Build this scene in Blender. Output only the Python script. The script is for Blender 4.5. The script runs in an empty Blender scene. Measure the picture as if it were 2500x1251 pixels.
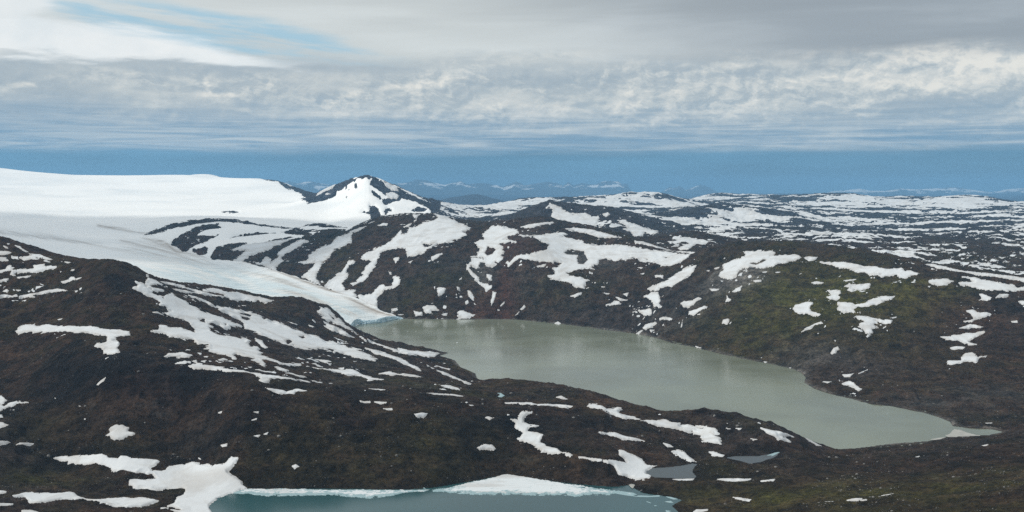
import bpy, math
import numpy as np

C = bpy.context.scene.collection
sc = bpy.context.scene

# ================================================================ camera
F = 2680.0      # focal length in units of the survey readings (2500 wide)
U0 = 1250.0
V0 = 455.0      # reading of the true horizon
HC = 600.0      # eye height above the big lake, metres
cam_d = bpy.data.cameras.new('camera')
cam = bpy.data.objects.new('camera', cam_d)
C.objects.link(cam)
cam.location = (0, 0, HC)
cam.rotation_euler = (math.radians(90), 0, 0)
cam_d.sensor_width = 36
cam_d.lens = 36 * F / 2500
cam_d.shift_y = -(625.5 - V0) / 2500
cam_d.clip_start = 5
cam_d.clip_end = 250000
sc.camera = cam

sc.view_settings.view_transform = 'Standard'
sc.view_settings.look = 'None'
sc.view_settings.exposure = 0.0
sc.view_settings.gamma = 1.0
sc.render.engine = 'CYCLES'
sc.cycles.use_denoising = False
sc.cycles.max_bounces = 5
sc.cycles.diffuse_bounces = 2
sc.cycles.glossy_bounces = 2
sc.cycles.volume_bounces = 1
sc.cycles.caustics_reflective = False


# ---------------------------------------------------------------- node helpers
class NT:
    def __init__(s, tree):
        s.t = tree
        s.n = tree.nodes
        s.l = tree.links

    def _in(s, sock, val):
        if val is None:
            return
        if isinstance(val, bpy.types.NodeSocket):
            s.l.new(val, sock)
        elif isinstance(val, (tuple, list)):
            if len(val) == 3 and sock.type == 'RGBA':
                val = tuple(val) + (1,)
            sock.default_value = val
        else:
            if sock.type in ('RGBA',):
                val = (val, val, val, 1)
            elif sock.type == 'VECTOR':
                val = (val, val, val)
            sock.default_value = val

    def node(s, typ, **kw):
        nd = s.n.new(typ)
        for k, v in kw.items():
            setattr(nd, k, v)
        return nd

    def m(s, op, a, b=None, c=None, clamp=False):
        nd = s.node('ShaderNodeMath', operation=op, use_clamp=clamp)
        s._in(nd.inputs[0], a)
        s._in(nd.inputs[1], b)
        s._in(nd.inputs[2], c)
        return nd.outputs[0]

    def vm(s, op, a, b=None):
        nd = s.node('ShaderNodeVectorMath', operation=op)
        s._in(nd.inputs[0], a)
        s._in(nd.inputs[1], b)
        return nd.outputs['Value'] if op in ('LENGTH', 'DOT_PRODUCT') else nd.outputs[0]

    def xyz(s, x, y, z=0.0):
        nd = s.node('ShaderNodeCombineXYZ')
        s._in(nd.inputs[0], x)
        s._in(nd.inputs[1], y)
        s._in(nd.inputs[2], z)
        return nd.outputs[0]

    def sep(s, v):
        nd = s.node('ShaderNodeSeparateXYZ')
        s._in(nd.inputs[0], v)
        return nd.outputs

    def noise(s, vec, scale=1.0, detail=4.0, rough=0.55, dist=0.0, lac=2.0):
        nd = s.node('ShaderNodeTexNoise')
        s._in(nd.inputs['Vector'], vec)
        nd.inputs['Scale'].default_value = scale
        nd.inputs['Detail'].default_value = detail
        nd.inputs['Roughness'].default_value = rough
        nd.inputs['Lacunarity'].default_value = lac
        nd.inputs['Distortion'].default_value = dist
        return nd.outputs['Fac']

    def ss(s, x, lo, hi, a=0.0, b=1.0):
        nd = s.node('ShaderNodeMapRange', interpolation_type='SMOOTHSTEP')
        s._in(nd.inputs['Value'], x)
        s._in(nd.inputs['From Min'], lo)
        s._in(nd.inputs['From Max'], hi)
        s._in(nd.inputs['To Min'], a)
        s._in(nd.inputs['To Max'], b)
        return nd.outputs['Result']

    def mix(s, f, a, b, blend='MIX'):
        nd = s.node('ShaderNodeMix', data_type='RGBA', blend_type=blend)
        s._in(nd.inputs[0], f)
        s._in(nd.inputs[6], a)
        s._in(nd.inputs[7], b)
        return nd.outputs[2]

    def attr(s, name):
        nd = s.node('ShaderNodeAttribute', attribute_name=name)
        return nd


# ================================================================ sky
SUN_DIR = np.array([-0.78, -0.22, 0.60])
SUN_DIR = SUN_DIR / np.linalg.norm(SUN_DIR)
SUN_EL = math.asin(SUN_DIR[2])
SUN_AZ = math.atan2(SUN_DIR[0], SUN_DIR[1])

world = bpy.data.worlds.new('World')
sc.world = world
world.use_nodes = True
nt = NT(world.node_tree)
nt.n.clear()
d = nt.node('ShaderNodeTexCoord').outputs['Generated']
dx, dy, dz = nt.sep(d)
az = nt.m('ARCTAN2', dx, dy)
el = nt.m('DIVIDE', dz, nt.m('MAXIMUM', nt.m('SQRT', nt.m('ADD', nt.m('MULTIPLY', dx, dx), nt.m('MULTIPLY', dy, dy))), 0.02))
sky = nt.node('ShaderNodeTexSky', sky_type='NISHITA')
sky.sun_disc = False
sky.sun_elevation = SUN_EL
sky.sun_rotation = SUN_AZ
sky.altitude = 1200
sky.dust_density = 0.6
clear = nt.mix(1.0, sky.outputs[0], (0.085, 0.085, 0.085), 'MULTIPLY')


def EL(v):
    return (V0 - v) / F


def AZ(u):
    return math.atan((u - U0) / F)


# wobble used by every cloud edge
wob = nt.noise(nt.xyz(nt.m('MULTIPLY', az, 7.0), nt.m('MULTIPLY', el, 45.0), 3.1), 1.0, 6, 0.6)
wob = nt.m('SUBTRACT', wob, 0.5)
wob2 = nt.noise(nt.xyz(nt.m('MULTIPLY', az, 30.0), nt.m('MULTIPLY', el, 150.0), 9.1), 1.0, 5, 0.65)
wob2 = nt.m('SUBTRACT', wob2, 0.5)
elw = nt.m('ADD', el, nt.m('MULTIPLY', wob, 0.035))
elw = nt.m('ADD', elw, nt.m('MULTIPLY', wob2, 0.006))

# cumulus: rounded cells with noise, sampled twice a little apart for lit tops and grey bases
squash = nt.m('ADD', nt.m('MULTIPLY', el, 22.0), nt.m('MULTIPLY', nt.m('LOGARITHM', nt.m('ADD', nt.m('MAXIMUM', el, 0.0), 0.005), 2.71828), 0.8))
px = nt.m('MULTIPLY', az, 17.0)
py = squash


def puff(x, y):
    w_ = nt.noise(nt.xyz(x, y, 2.0), 2.2, 3, 0.6)
    w2_ = nt.noise(nt.xyz(y, x, 7.0), 2.2, 3, 0.6)
    xx = nt.m('ADD', x, nt.m('MULTIPLY', w_, 0.9))
    yy = nt.m('ADD', y, nt.m('MULTIPLY', w2_, 0.8))
    vn = nt.node('ShaderNodeTexVoronoi', feature='F1', voronoi_dimensions='3D')
    nt._in(vn.inputs['Vector'], nt.xyz(xx, yy, 0.5))
    vn.inputs['Scale'].default_value = 0.85
    vn.inputs['Detail'].default_value = 4.5
    vn.inputs['Roughness'].default_value = 0.62
    vn.inputs['Lacunarity'].default_value = 2.1
    n_ = nt.noise(nt.xyz(x, y, 0.0), 0.8, 8, 0.55, 0.2)
    return nt.m('ADD', nt.m('MULTIPLY', nt.m('SUBTRACT', 1.0, vn.outputs['Distance']), 0.55), nt.m('MULTIPLY', n_, 0.9)), n_


n1p, n1 = puff(px, py)
n2p, _u = puff(nt.m('ADD', px, -0.07), nt.m('ADD', py, 0.12))
relief = nt.m('SUBTRACT', n1p, n2p)
nbig = nt.noise(nt.xyz(nt.m('MULTIPLY', az, 5.0), nt.m('MULTIPLY', el, 24.0), 5.0), 1.0, 5, 0.5)
right = nt.ss(az, AZ(-100), AZ(2300))
pm = nt.noise(nt.xyz(nt.m('MULTIPLY', az, 9.0), nt.m('MULTIPLY', el, 30.0), 11.0), 1.0, 3, 0.5)
pm = nt.ss(nt.m('ADD', pm, nt.m('MULTIPLY', right, 0.22)), 0.42, 0.74, 0.5, 2.7)
cum = nt.m('ADD', nt.m('MULTIPLY', relief, pm), nt.m('MULTIPLY', nt.m('SUBTRACT', nbig, 0.5), 2.8))
cum = nt.m('ADD', cum, nt.m('MULTIPLY', nt.m('SUBTRACT', n1, 0.5), 1.6))
cum = nt.m('ADD', cum, nt.m('MULTIPLY', nt.m('SUBTRACT', right, 0.4), 0.30))
lowdark = nt.ss(el, EL(330), EL(200), -0.30, 0.06)
cum = nt.m('ADD', cum, lowdark)
cumf = nt.ss(cum, -0.80, 0.95)
ramp = nt.node('ShaderNodeValToRGB')
nt._in(ramp.inputs[0], cumf)
cr = ramp.color_ramp
cr.elements[0].position = 0.0
cr.elements[0].color = (0.29, 0.40, 0.50, 1)
cr.elements[1].position = 1.0
cr.elements[1].color = (0.88, 0.86, 0.79, 1)
for pos, col in ((0.3, (0.37, 0.46, 0.54, 1)), (0.52, (0.50, 0.56, 0.59, 1)), (0.75, (0.64, 0.67, 0.665, 1))):
    e_ = cr.elements.new(pos)
    e_.color = col
ramp2 = nt.node('ShaderNodeValToRGB')
nt._in(ramp2.inputs[0], cumf)
cr = ramp2.color_ramp
cr.elements[0].position = 0.0
cr.elements[0].color = (0.40, 0.47, 0.52, 1)
cr.elements[1].position = 1.0
cr.elements[1].color = (0.87, 0.85, 0.78, 1)
for pos, col in ((0.35, (0.49, 0.545, 0.57, 1)), (0.6, (0.61, 0.645, 0.64, 1)), (0.8, (0.70, 0.715, 0.69, 1))):
    e_ = cr.elements.new(pos)
    e_.color = col
upw = nt.ss(nt.m('ADD', el, nt.m('ADD', nt.m('MULTIPLY', wob, 0.03), nt.m('MULTIPLY', right, 0.012))), EL(320), EL(215))
cumcol = nt.mix(upw, ramp.outputs[0], ramp2.outputs[0])

# stratus sheet at the top: pale on the left, slate on the right, faint streaks
st = nt.noise(nt.xyz(nt.m('MULTIPLY', az, 4.0), nt.m('MULTIPLY', nt.m('SUBTRACT', el, nt.m('MULTIPLY', az, 0.02)), 34.0), 1.7), 1.0, 6, 0.5, 0.4)
st2 = nt.noise(nt.xyz(nt.m('MULTIPLY', az, 2.2), nt.m('MULTIPLY', el, 9.0), 4.4), 1.0, 4, 0.5)
dark = nt.ss(nt.m('ADD', az, nt.m('ADD', nt.m('MULTIPLY', el, 1.4), nt.m('MULTIPLY', nt.m('SUBTRACT', st2, 0.5), 0.5))), AZ(1000) + 0.15, AZ(2300) + 0.2)
strat = nt.mix(dark, (0.69, 0.725, 0.71), (0.36, 0.40, 0.43))
strat = nt.mix(nt.m('MULTIPLY', nt.m('SUBTRACT', st, 0.5), 0.9, clamp=False), strat, (0.75, 0.79, 0.80))
stb = nt.ss(st, 0.25, 0.75, 0.89, 1.09)
strat = nt.vm('MULTIPLY', strat, nt.xyz(stb, stb, stb))

# clear gap and the bright lens cloud under it (upper left)
gapc = nt.ss(az, AZ(150), AZ(1050), EL(62), EL(158))           # its slanting centre line
gapc = nt.m('SUBTRACT', elw, gapc)
wid = nt.m('MULTIPLY', nt.ss(az, AZ(60), AZ(330)), nt.ss(az, AZ(620), AZ(1080), 1.0, 0.0))
gs = nt.noise(nt.xyz(nt.m('MULTIPLY', az, 8.0), nt.m('MULTIPLY', nt.m('ADD', el, nt.m('MULTIPLY', az, 0.10)), 85.0), 8.0), 1.0, 6, 0.6)
gapw = nt.m('MULTIPLY', wid, 0.015)
gap = nt.ss(nt.m('SUBTRACT', nt.m('ABSOLUTE', nt.m('ADD', gapc, -0.004)), gapw), 0.007, -0.008)
gap = nt.m('MULTIPLY', gap, nt.ss(gs, 0.40, 0.62, 1.0, 0.12))
gap = nt.m('MULTIPLY', gap, nt.ss(wid, 0.0, 0.25))
lens_top = nt.ss(az, AZ(300), AZ(760), EL(78), EL(165))
lens = nt.m('MULTIPLY', nt.ss(nt.m('SUBTRACT', elw, lens_top), 0.006, -0.004), nt.ss(nt.m('ADD', elw, nt.m('MULTIPLY', wob, 0.03)), EL(185), EL(150)))
lens = nt.m('MULTIPLY', lens, nt.ss(az, AZ(560), AZ(900), 1.0, 0.0))
lens2 = nt.m('MULTIPLY', nt.ss(nt.m('ADD', az, nt.m('MULTIPLY', wob, 0.1)), AZ(150), AZ(60)), nt.ss(elw, EL(15), EL(40), 1.0, 1.0))
lens2 = nt.m('MULTIPLY', lens2, nt.m('MULTIPLY', nt.ss(elw, EL(185), EL(140)), nt.ss(elw, EL(10), EL(35))))
lens = nt.m('MAXIMUM', lens, nt.m('MULTIPLY', lens2, 0.85))

# thin stretched bars near the cloud base
bar = nt.noise(nt.xyz(nt.m('MULTIPLY', az, 9.0), nt.m('MULTIPLY', el, 190.0), 2.0), 1.0, 7, 0.62, 0.9)
bar2 = nt.noise(nt.xyz(nt.m('MULTIPLY', az, 3.0), nt.m('MULTIPLY', el, 130.0), 6.0), 1.0, 4, 0.5)
barf = nt.m('ADD', nt.m('MULTIPLY', bar, 0.62), nt.m('MULTIPLY', bar2, 0.38))
barcol = nt.mix(nt.ss(barf, 0.36, 0.66), (0.165, 0.315, 0.47), (0.60, 0.66, 0.69))
bn = nt.noise(nt.xyz(nt.m('MULTIPLY', az, 6.0), nt.m('MULTIPLY', el, 60.0), 12.0), 1.0, 4, 0.5)
bn = nt.ss(bn, 0.3, 0.7, 0.88, 1.14)
blue = nt.mix(nt.ss(az, AZ(900), AZ(2500)), (0.110, 0.275, 0.43), (0.092, 0.238, 0.375))

col = nt.mix(nt.ss(elw, EL(185), EL(118)), cumcol, strat)
col = nt.mix(lens, col, nt.mix(nt.ss(n1, 0.3, 0.7), (0.82, 0.87, 0.88), (0.96, 0.97, 0.95)))
col = nt.mix(nt.m('MULTIPLY', gap, 0.85), col, (0.38, 0.61, 0.75))
lowmix = nt.ss(nt.m('ADD', el, nt.m('MULTIPLY', wob, 0.022)), EL(358), EL(232))
col = nt.mix(lowmix, nt.mix(0.12, barcol, cumcol), col)
blue = nt.vm('MULTIPLY', blue, nt.xyz(bn, bn, bn))
base = nt.ss(nt.m('ADD', el, nt.m('ADD', nt.m('MULTIPLY', wob, 0.012), nt.m('MULTIPLY', wob2, 0.005))), EL(386), EL(352))
col = nt.mix(base, blue, col)
high = nt.ss(el, 0.19, 0.5)
col = nt.mix(high, col, nt.mix(nt.ss(nbig, 0.35, 0.65), (0.74, 0.78, 0.80), (0.90, 0.92, 0.92)))
# a share of the open sky shines through the whole deck
mixsh = nt.mix(0.08, col, clear)
bg = nt.node('ShaderNodeBackground')
nt.l.new(mixsh, bg.inputs[0])
bg.inputs[1].default_value = 1.0
wo = nt.node('ShaderNodeOutputWorld')
nt.l.new(bg.outputs[0], wo.inputs[0])
world.cycles.sampling_method = 'MANUAL'
world.cycles.sample_map_resolution = 1024

# ================================================================ sun
sun_d = bpy.data.lights.new('sun', 'SUN')
sun_d.energy = 2.3
sun_d.angle = math.radians(4)
sun_d.color = (1.0, 0.95, 0.87)
sun = bpy.data.objects.new('sun', sun_d)
C.objects.link(sun)
from mathutils import Vector
sun.rotation_euler = Vector(SUN_DIR).to_track_quat('Z', 'Y').to_euler()
sun.location = (0, 0, 3000)
# ---------------------------------------------------------------- survey data
# The lie of the land: bearing/depression readings (u, v at focal length F, horizon V0) with
# a distance Y in metres (or 'z<height>') : every reading becomes a point of the ground in metres.
GROUND = '''
0,1251,1818 0,1080,2150 0,950,2550 0,870,2800 0,820,2900 0,790,3000 0,700,3300 0,640,3450 0,583,3600
150,1251,z50 150,1210,z55 150,1130,2180 150,1040,2300 150,950,2480 150,880,2600 150,820,2780 150,790,2950 150,720,3200 150,670,3350
280,1251,1835 280,1235,z47 280,1140,2113 280,1000,2300 280,930,2400 280,880,2450 280,830,2700 280,800,2850 280,700,3100
450,1251,z42 450,1180,z44 450,1130,z51 450,1100,2230 450,1000,2330 450,940,2400 450,890,2500 450,850,2700 450,760,3150 450,710,3520
600,1100,2120 600,1000,2230 600,930,2330 600,905,2450 600,850,2900 600,800,3300 600,740,3850
800,1100,2130 800,1000,2260 800,955,2350 800,935,2600 800,900,2900 800,850,3400 800,800,3850
1000,1100,2150 1000,1000,2300 1000,965,2400 1000,945,2650 1000,910,3050 1000,870,3500 1000,852,3850
1150,1100,2180 1150,1000,2350 1150,975,2450 1150,950,2800 1150,932,3120 1150,915,3400
1300,1100,2200 1300,1030,2350 1300,990,2450 1300,965,2700
1450,1130,2080 1450,1100,2160 1450,1050,2300 1450,1000,2500
1550,1160,z47 1550,1140,2150 1550,1100,2230 1550,1050,2380
1700,1190,z46 1750,1160,z50 1700,1115,2235 1700,1070,2400 1700,1040,2480
1800,1251,1830 1800,1200,1980 1780,1105,z55 1850,1100,z56 1760,1118,z53.5 1830,1142,z54.5 1920,1106,z56 1900,1080,2310 1900,1130,z57
1580,1142,z47.5 1640,1130,z48.5 1700,1125,z49 1715,1150,z48 1650,1180,z47.5 1600,1175,z46
2000,1251,1750 2000,1200,1900 2000,1150,2100 2000,1115,2330
2300,1251,1600 2300,1180,1850 2300,1120,2150 2300,1085,2400
2500,1251,1500 2500,1150,1850 2500,1085,2200 2500,1062,2400 2500,1045,2620 2500,1000,2900 2500,950,3150 2500,900,3400 2500,850,3600 2500,800,3800 2500,750,4000 2500,715,4150
2350,1020,z4 2350,950,3150 2350,900,3400 2350,850,3650 2350,800,3850 2350,750,4050 2350,700,4250
2200,950,3150 2200,900,3400 2200,850,3650 2200,800,3850 2200,750,4050 2200,700,4250 2200,665,4450
2000,900,3480 2000,850,3700 2000,800,3900 2000,750,4150 2000,700,4450 2000,650,4750
1800,820,4050 1800,770,4250 1800,720,4450 1800,670,4700 1800,630,4950
1600,780,4550 1600,730,4800 1600,690,5000 1600,650,5250
1400,740,4950 1400,690,5150 1400,650,5350 1400,620,5600 1400,590,5850
1200,740,5080 1200,700,5250 1200,660,5450 1200,620,5700 1200,580,6050
1050,740,5080 1050,700,5250 1050,650,5550 1050,600,5950 1050,560,6350
900,700,5500 900,650,5800 900,600,6150 900,560,6550
780,650,5950 780,600,6350 780,570,6800
600,600,6500 600,570,6950 450,580,6650
1100,560,z352 1250,560,z360 1300,600,z300
300,645,5400 300,600,6400 300,560,7400 300,520,8700 300,480,10500 300,450,12500
0,583,6200 0,550,7000 0,500,8800 0,450,11500
150,640,5600 150,600,6300 150,540,7700 150,480,10300
450,690,5000 450,650,5700 500,705,4950 600,716,5250 600,680,5700 700,700,5450 700,728,5050 780,742,5020 780,720,5250 850,735,5150 820,757,4930
600,530,8300 600,500,9800 600,470,11500 450,520,8500 450,480,10700 450,445,13000 700,455,12300 700,480,10800 680,510,9300 700,535,8200
740,485,10500 740,520,8800
890,538,8000 890,500,8800 890,460,9250 1000,521,8600 1000,500,9000 800,545,8200 800,520,9000 800,490,9500 850,480,9400 940,490,9050
1100,545,8200 1100,525,9300 1200,545,8400 1200,520,9800
1400,545,7400 1300,545,7450 1300,520,7750 1500,555,7300 1350,520,7700 1450,530,7650
1600,590,6250 1690,590,6350
1700,575,7500 1700,540,8700 1600,560,7700 1600,530,9800 1600,500,12000 1450,495,12000 1300,500,12000
1800,592,6600 1800,560,7800 1800,530,9300 1800,500,12500
2000,600,6400 2000,570,7600 2000,540,9200 2000,510,12000 2000,490,14000
2200,630,6000 2200,590,6900 2200,560,8500 2200,530,10500 2200,500,13500
2350,640,5800 2350,590,7000 2350,560,8300 2350,530,10300 2350,500,13000
2500,680,5200 2500,640,5800 2500,600,6700 2500,560,8000 2500,520,10500
'''
# lines of ground: crests, shores, margins (readings joined up)
LINES = '''
0,583,3600 20,592,3600 45,600,3580 70,612,3560 95,622,3540 130,632,3500 165,638,3450 215,642,3380 250,637,3330 275,637,3300 300,645,3330 335,655,3450 355,668,3550 380,680,3700 440,688,3750 520,700,3850 600,712,4000 660,727,4050 740,727,4100 790,742,4150 815,755,4200 830,768,4250 850,787,4300 870,802,4330 885,818,4350 903,830,4370
903,830,z4 950,835,z2.5 1000,843,z2.5 1040,850,z2.5 1080,859,z2 1092,861,z1.5
600,1192,z41 700,1192,z41 850,1193,z41 990,1195,z41 1060,1190,z41 1150,1175,z41 1200,1165,z41 1235,1158,z41 1290,1165,z41 1350,1175,z41 1420,1182,z41 1500,1188,z41 1535,1184,z41 1545,1194,z41 1560,1204,z41 1650,1215,z41
1190,931,3340 1215,927,3150 1240,926,3050 1290,932,2950 1330,945,2850 1380,946,2800 1420,957,2750 1490,970,2700 1530,985,2650 1590,1002,2600 1640,1013,2580 1690,1008,2520 1740,1013,2490 1790,1025,2470 1860,1035,2440 1900,1040,2430 1940,1057,2450 1975,1070,2480 2020,1087,2500 2050,1093,2512
1050,778,z1 1120,779,z1 1200,778,z1 1260,779,z1 1330,786,z1 1400,793,z1 1470,803,z1 1550,813,z1 1600,823,z1 1640,836,z1 1700,848,z1 1750,860,z1 1820,876,z1 1870,885,z1 1930,898,z1 1960,912,z1 1970,930,z1 1990,948,z1 2030,961,z1 2080,973,z1 2130,986,z1 2180,991,z1 2230,1001,z1 2280,1013,z1 2325,1030,z1 2370,1043,z1 2420,1045,z1 2455,1052,z1
2080,1098,z1.5 2130,1092,z1.5 2180,1085,z1.5 2250,1081,z1.5 2310,1071,z1.5 2350,1068,z1.5 2420,1064,z1.5 2455,1058,z1.5
350,575,6900 400,590,6600 430,612,6300 470,622,6230 520,632,6170 600,640,6100 680,662,5850 740,682,5740 790,702,5580 840,718,5420 880,731,5290 930,757,z25 985,777,z3
350,575,6900 400,553,7200 450,543,7300 510,535,7500 560,533,7600 600,540,7500 650,552,7450 720,557,7450 760,547,7500 800,548,7450 850,558,7050 880,545,6900 900,537,6850 925,528,6850 960,524,6800 1000,521,6800 1050,522,6750 1085,532,6650 1120,541,6550 1160,546,6500 1200,544,6500 1250,535,6600 1330,530,6600 1400,545,6300 1450,555,6200 1500,570,6050 1560,585,5900 1600,598,5800 1620,605,5750 1660,610,5650 1690,612,5550 1740,600,5350 1790,592,5200 1850,592,5150 1920,592,5080 2000,600,5000 2100,612,4850 2200,630,4700 2300,650,4550 2400,665,4420 2500,680,4300
0,411,13500 50,417,13500 100,422,13500 180,428,13500 300,430,13500 400,431,13500 460,431,13500 550,435,13500 640,438,13400 680,442,13000 697,452,12600 720,461,12300 755,471,12000
742,497,10200 755,480,9800 775,470,9750 800,461,9700 825,454,9650 850,445,9600 875,436,9550 886,433,9500 892,429.5,9490 897,432.5,9480 903,437,9480 920,445,9400 945,456,9350 975,469,9300 1000,484,9250 1030,496,9150 1060,508,9050 1080,518,8950
1085,507,11500 1150,506,11500 1200,504,11500 1235,503,11500
1235,533,8000 1260,520,8000 1290,508,8000 1315,500,8000 1340,491,8000 1358,490,8000 1375,498,8000 1400,505,7950 1430,507,7900 1470,508,7850 1500,516,7800 1520,527,7750 1550,533,7700
1200,500,13000 1250,490,13000 1300,484,13000 1400,481,13000 1480,477,13000 1540,470,13000 1600,469,13000 1640,478,13000 1680,492,13000 1710,502,12800
1690,487,17500 1720,475,17500 1780,472,17500 1850,476,17500 1900,480,17500
1900,485,15000 1950,477,15000 2050,472,15000 2090,475,15000 2130,480,15000 2200,477,15000 2250,479,15000 2290,483,14800 2330,475,14000 2400,480,14000 2450,489,14000 2500,497,14000
1600,578,6500 1650,566,6600 1690,562,6700 1730,572,6650 1770,590,6500
1640,512,9600 1700,502,9500 1750,501,9500 1800,505,9500 1900,520,9500 2000,538,9500 2050,545,9500
1050,497,32000 1080,487,32000 1100,482,32000 1120,481,32000 1150,474,32000 1170,474,32000 1190,480,32000 1220,489,32000 1250,495,32000
1450,572,7000 1520,590,6900 1580,583,7000 1520,560,7400
470,429,16500 500,427,16500 530,430,16500
'''
# ground out of sight behind the crests, in metres above the lake
HIDDEN = '''
0,4800,290 150,4500,240 300,4200,200 450,4300,150 600,4500,80 700,4500,60 800,4600,25
1800,5800,250 2000,5600,240 2200,5300,215 2350,5100,190 2500,4800,185 1690,6000,270 1600,6050,270
1400,6900,340 1300,7000,340 1500,6700,300 1200,7300,335 1100,7300,340 1000,7600,375 890,7400,330 800,7850,318 700,7800,340
1690,7150,285 1750,7100,270
300,16500,520 0,16500,560 600,16500,500 800,15000,250 1000,13500,150 1200,15500,250 1000,16500,150
1400,15500,300 1600,15500,300 1800,20000,200 2000,18500,250 2200,18500,250 2400,18500,200 500,20000,300
0,24000,200 600,24000,60 1200,23500,60 1800,24000,60 2500,24000,60 600,32000,20 900,32000,20 1400,32000,20 1800,32000,20 2500,32000,20 1100,28000,60 1200,28000,60 1150,37000,0 0,37000,0 2500,37000,0
-500,15000,700 -500,11000,700 -500,7000,430 -500,5000,380 -500,3500,520 -500,2600,300 -500,2000,110 -500,1500,90
3000,15000,480 3000,9000,260 3000,5500,180 3000,4200,260 3000,3400,90 3000,2700,40 3000,2200,140 3000,1600,220
100,1500,60 100,1100,140 900,1500,30 1500,1500,36 900,1150,70 1500,1150,90 2100,1400,120 2100,1100,190 2600,1100,260
'''
# traced limits of the ice sheet and its tongue, then rock islands standing out of it
ICEFIELD = '''-700,380 0,398 690,428 715,455 745,484 800,452 890,420 1085,510 1070,521 1000,520 950,524 925,528 900,537 880,545 850,560 800,560 760,573 712,584 684,586 640,594 596,597 580,604 564,610 548,622 513,631 560,636 600,640 680,662 740,682 790,702 840,718 880,731 930,757 988,779 966,781 933,789 918,791 900,792 878,793 866,800 800,850 600,900 -700,900'''
ICEROCKS = '''
352,575 365,567 380,560 420,547 460,538 510,534 560,533 600,540 640,548 690,554 730,556 700,560 650,555 600,547 560,543 535,541 510,543 490,546 460,550 430,557 400,566 370,574
508,548 535,543 533,553 542,556 500,563 485,570 480,575 500,574 535,572 530,578 510,588 480,598 465,605 455,614 445,614 433,606 428,602 417,598 420,585 440,572 470,558 495,550
470,604 478,608 488,607 500,601 509,603 505,620 495,623 485,623 470,615
513,628 528,604 560,595 580,592 600,593 640,592 700,578 720,580 680,588 640,597 600,601 580,608 568,612 595,612 590,620 565,631 570,638 540,636 515,634
560,583 580,572 620,567 650,568 675,570 630,574 590,579
685,568 720,558 740,560 790,562 850,560 850,566 790,566 750,567 770,573 790,575 760,578 730,574 710,572
720,558 750,548 780,545 810,550 850,558 800,556 750,554
537,520 560,514 585,516 583,519 570,523 545,522
733,487 745,480 752,472 775,461 800,452 830,444 860,433 874,440 850,452 835,462 822,468 820,478 800,487 785,492 768,495 755,497 740,499 750,491
870,436 885,424 897,422 908,434 905,443 897,438 893,435 886,438
902,446 908,430 925,438 945,447 965,456 982,464 1002,475 1030,487 1057,496 1083,507 1060,520 1050,512 1040,506 1030,501 1010,492 985,488 975,492 960,494 950,500 940,501 930,490 945,483 935,475 925,466 912,458 902,452
902,498 915,500 925,510 930,525 925,535 905,538 903,522 880,518 890,514 902,515
945,505 955,508 958,515 948,518 940,525 937,515
843,476 850,480 849,485 844,482
838,458 852,462 868,468 860,469 843,463
905,461 915,467 925,478 937,487 928,489 915,481 905,470
866,446 876,448 872,458 880,466 870,462 862,454
1000,512 1020,505 1045,510 1035,516 1010,517
640,436 680,439 695,447 705,453 740,462 755,471 745,474 715,466 700,463 690,453 680,446 650,442
1051,508 1066,508 1078,516 1068,521 1052,520
'''
TONGUE = '''200,600 350,580 430,615 513,633 600,641 680,663 740,683 790,703 840,719 880,732 930,758 990,781 860,810 600,760 200,700'''
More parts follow.
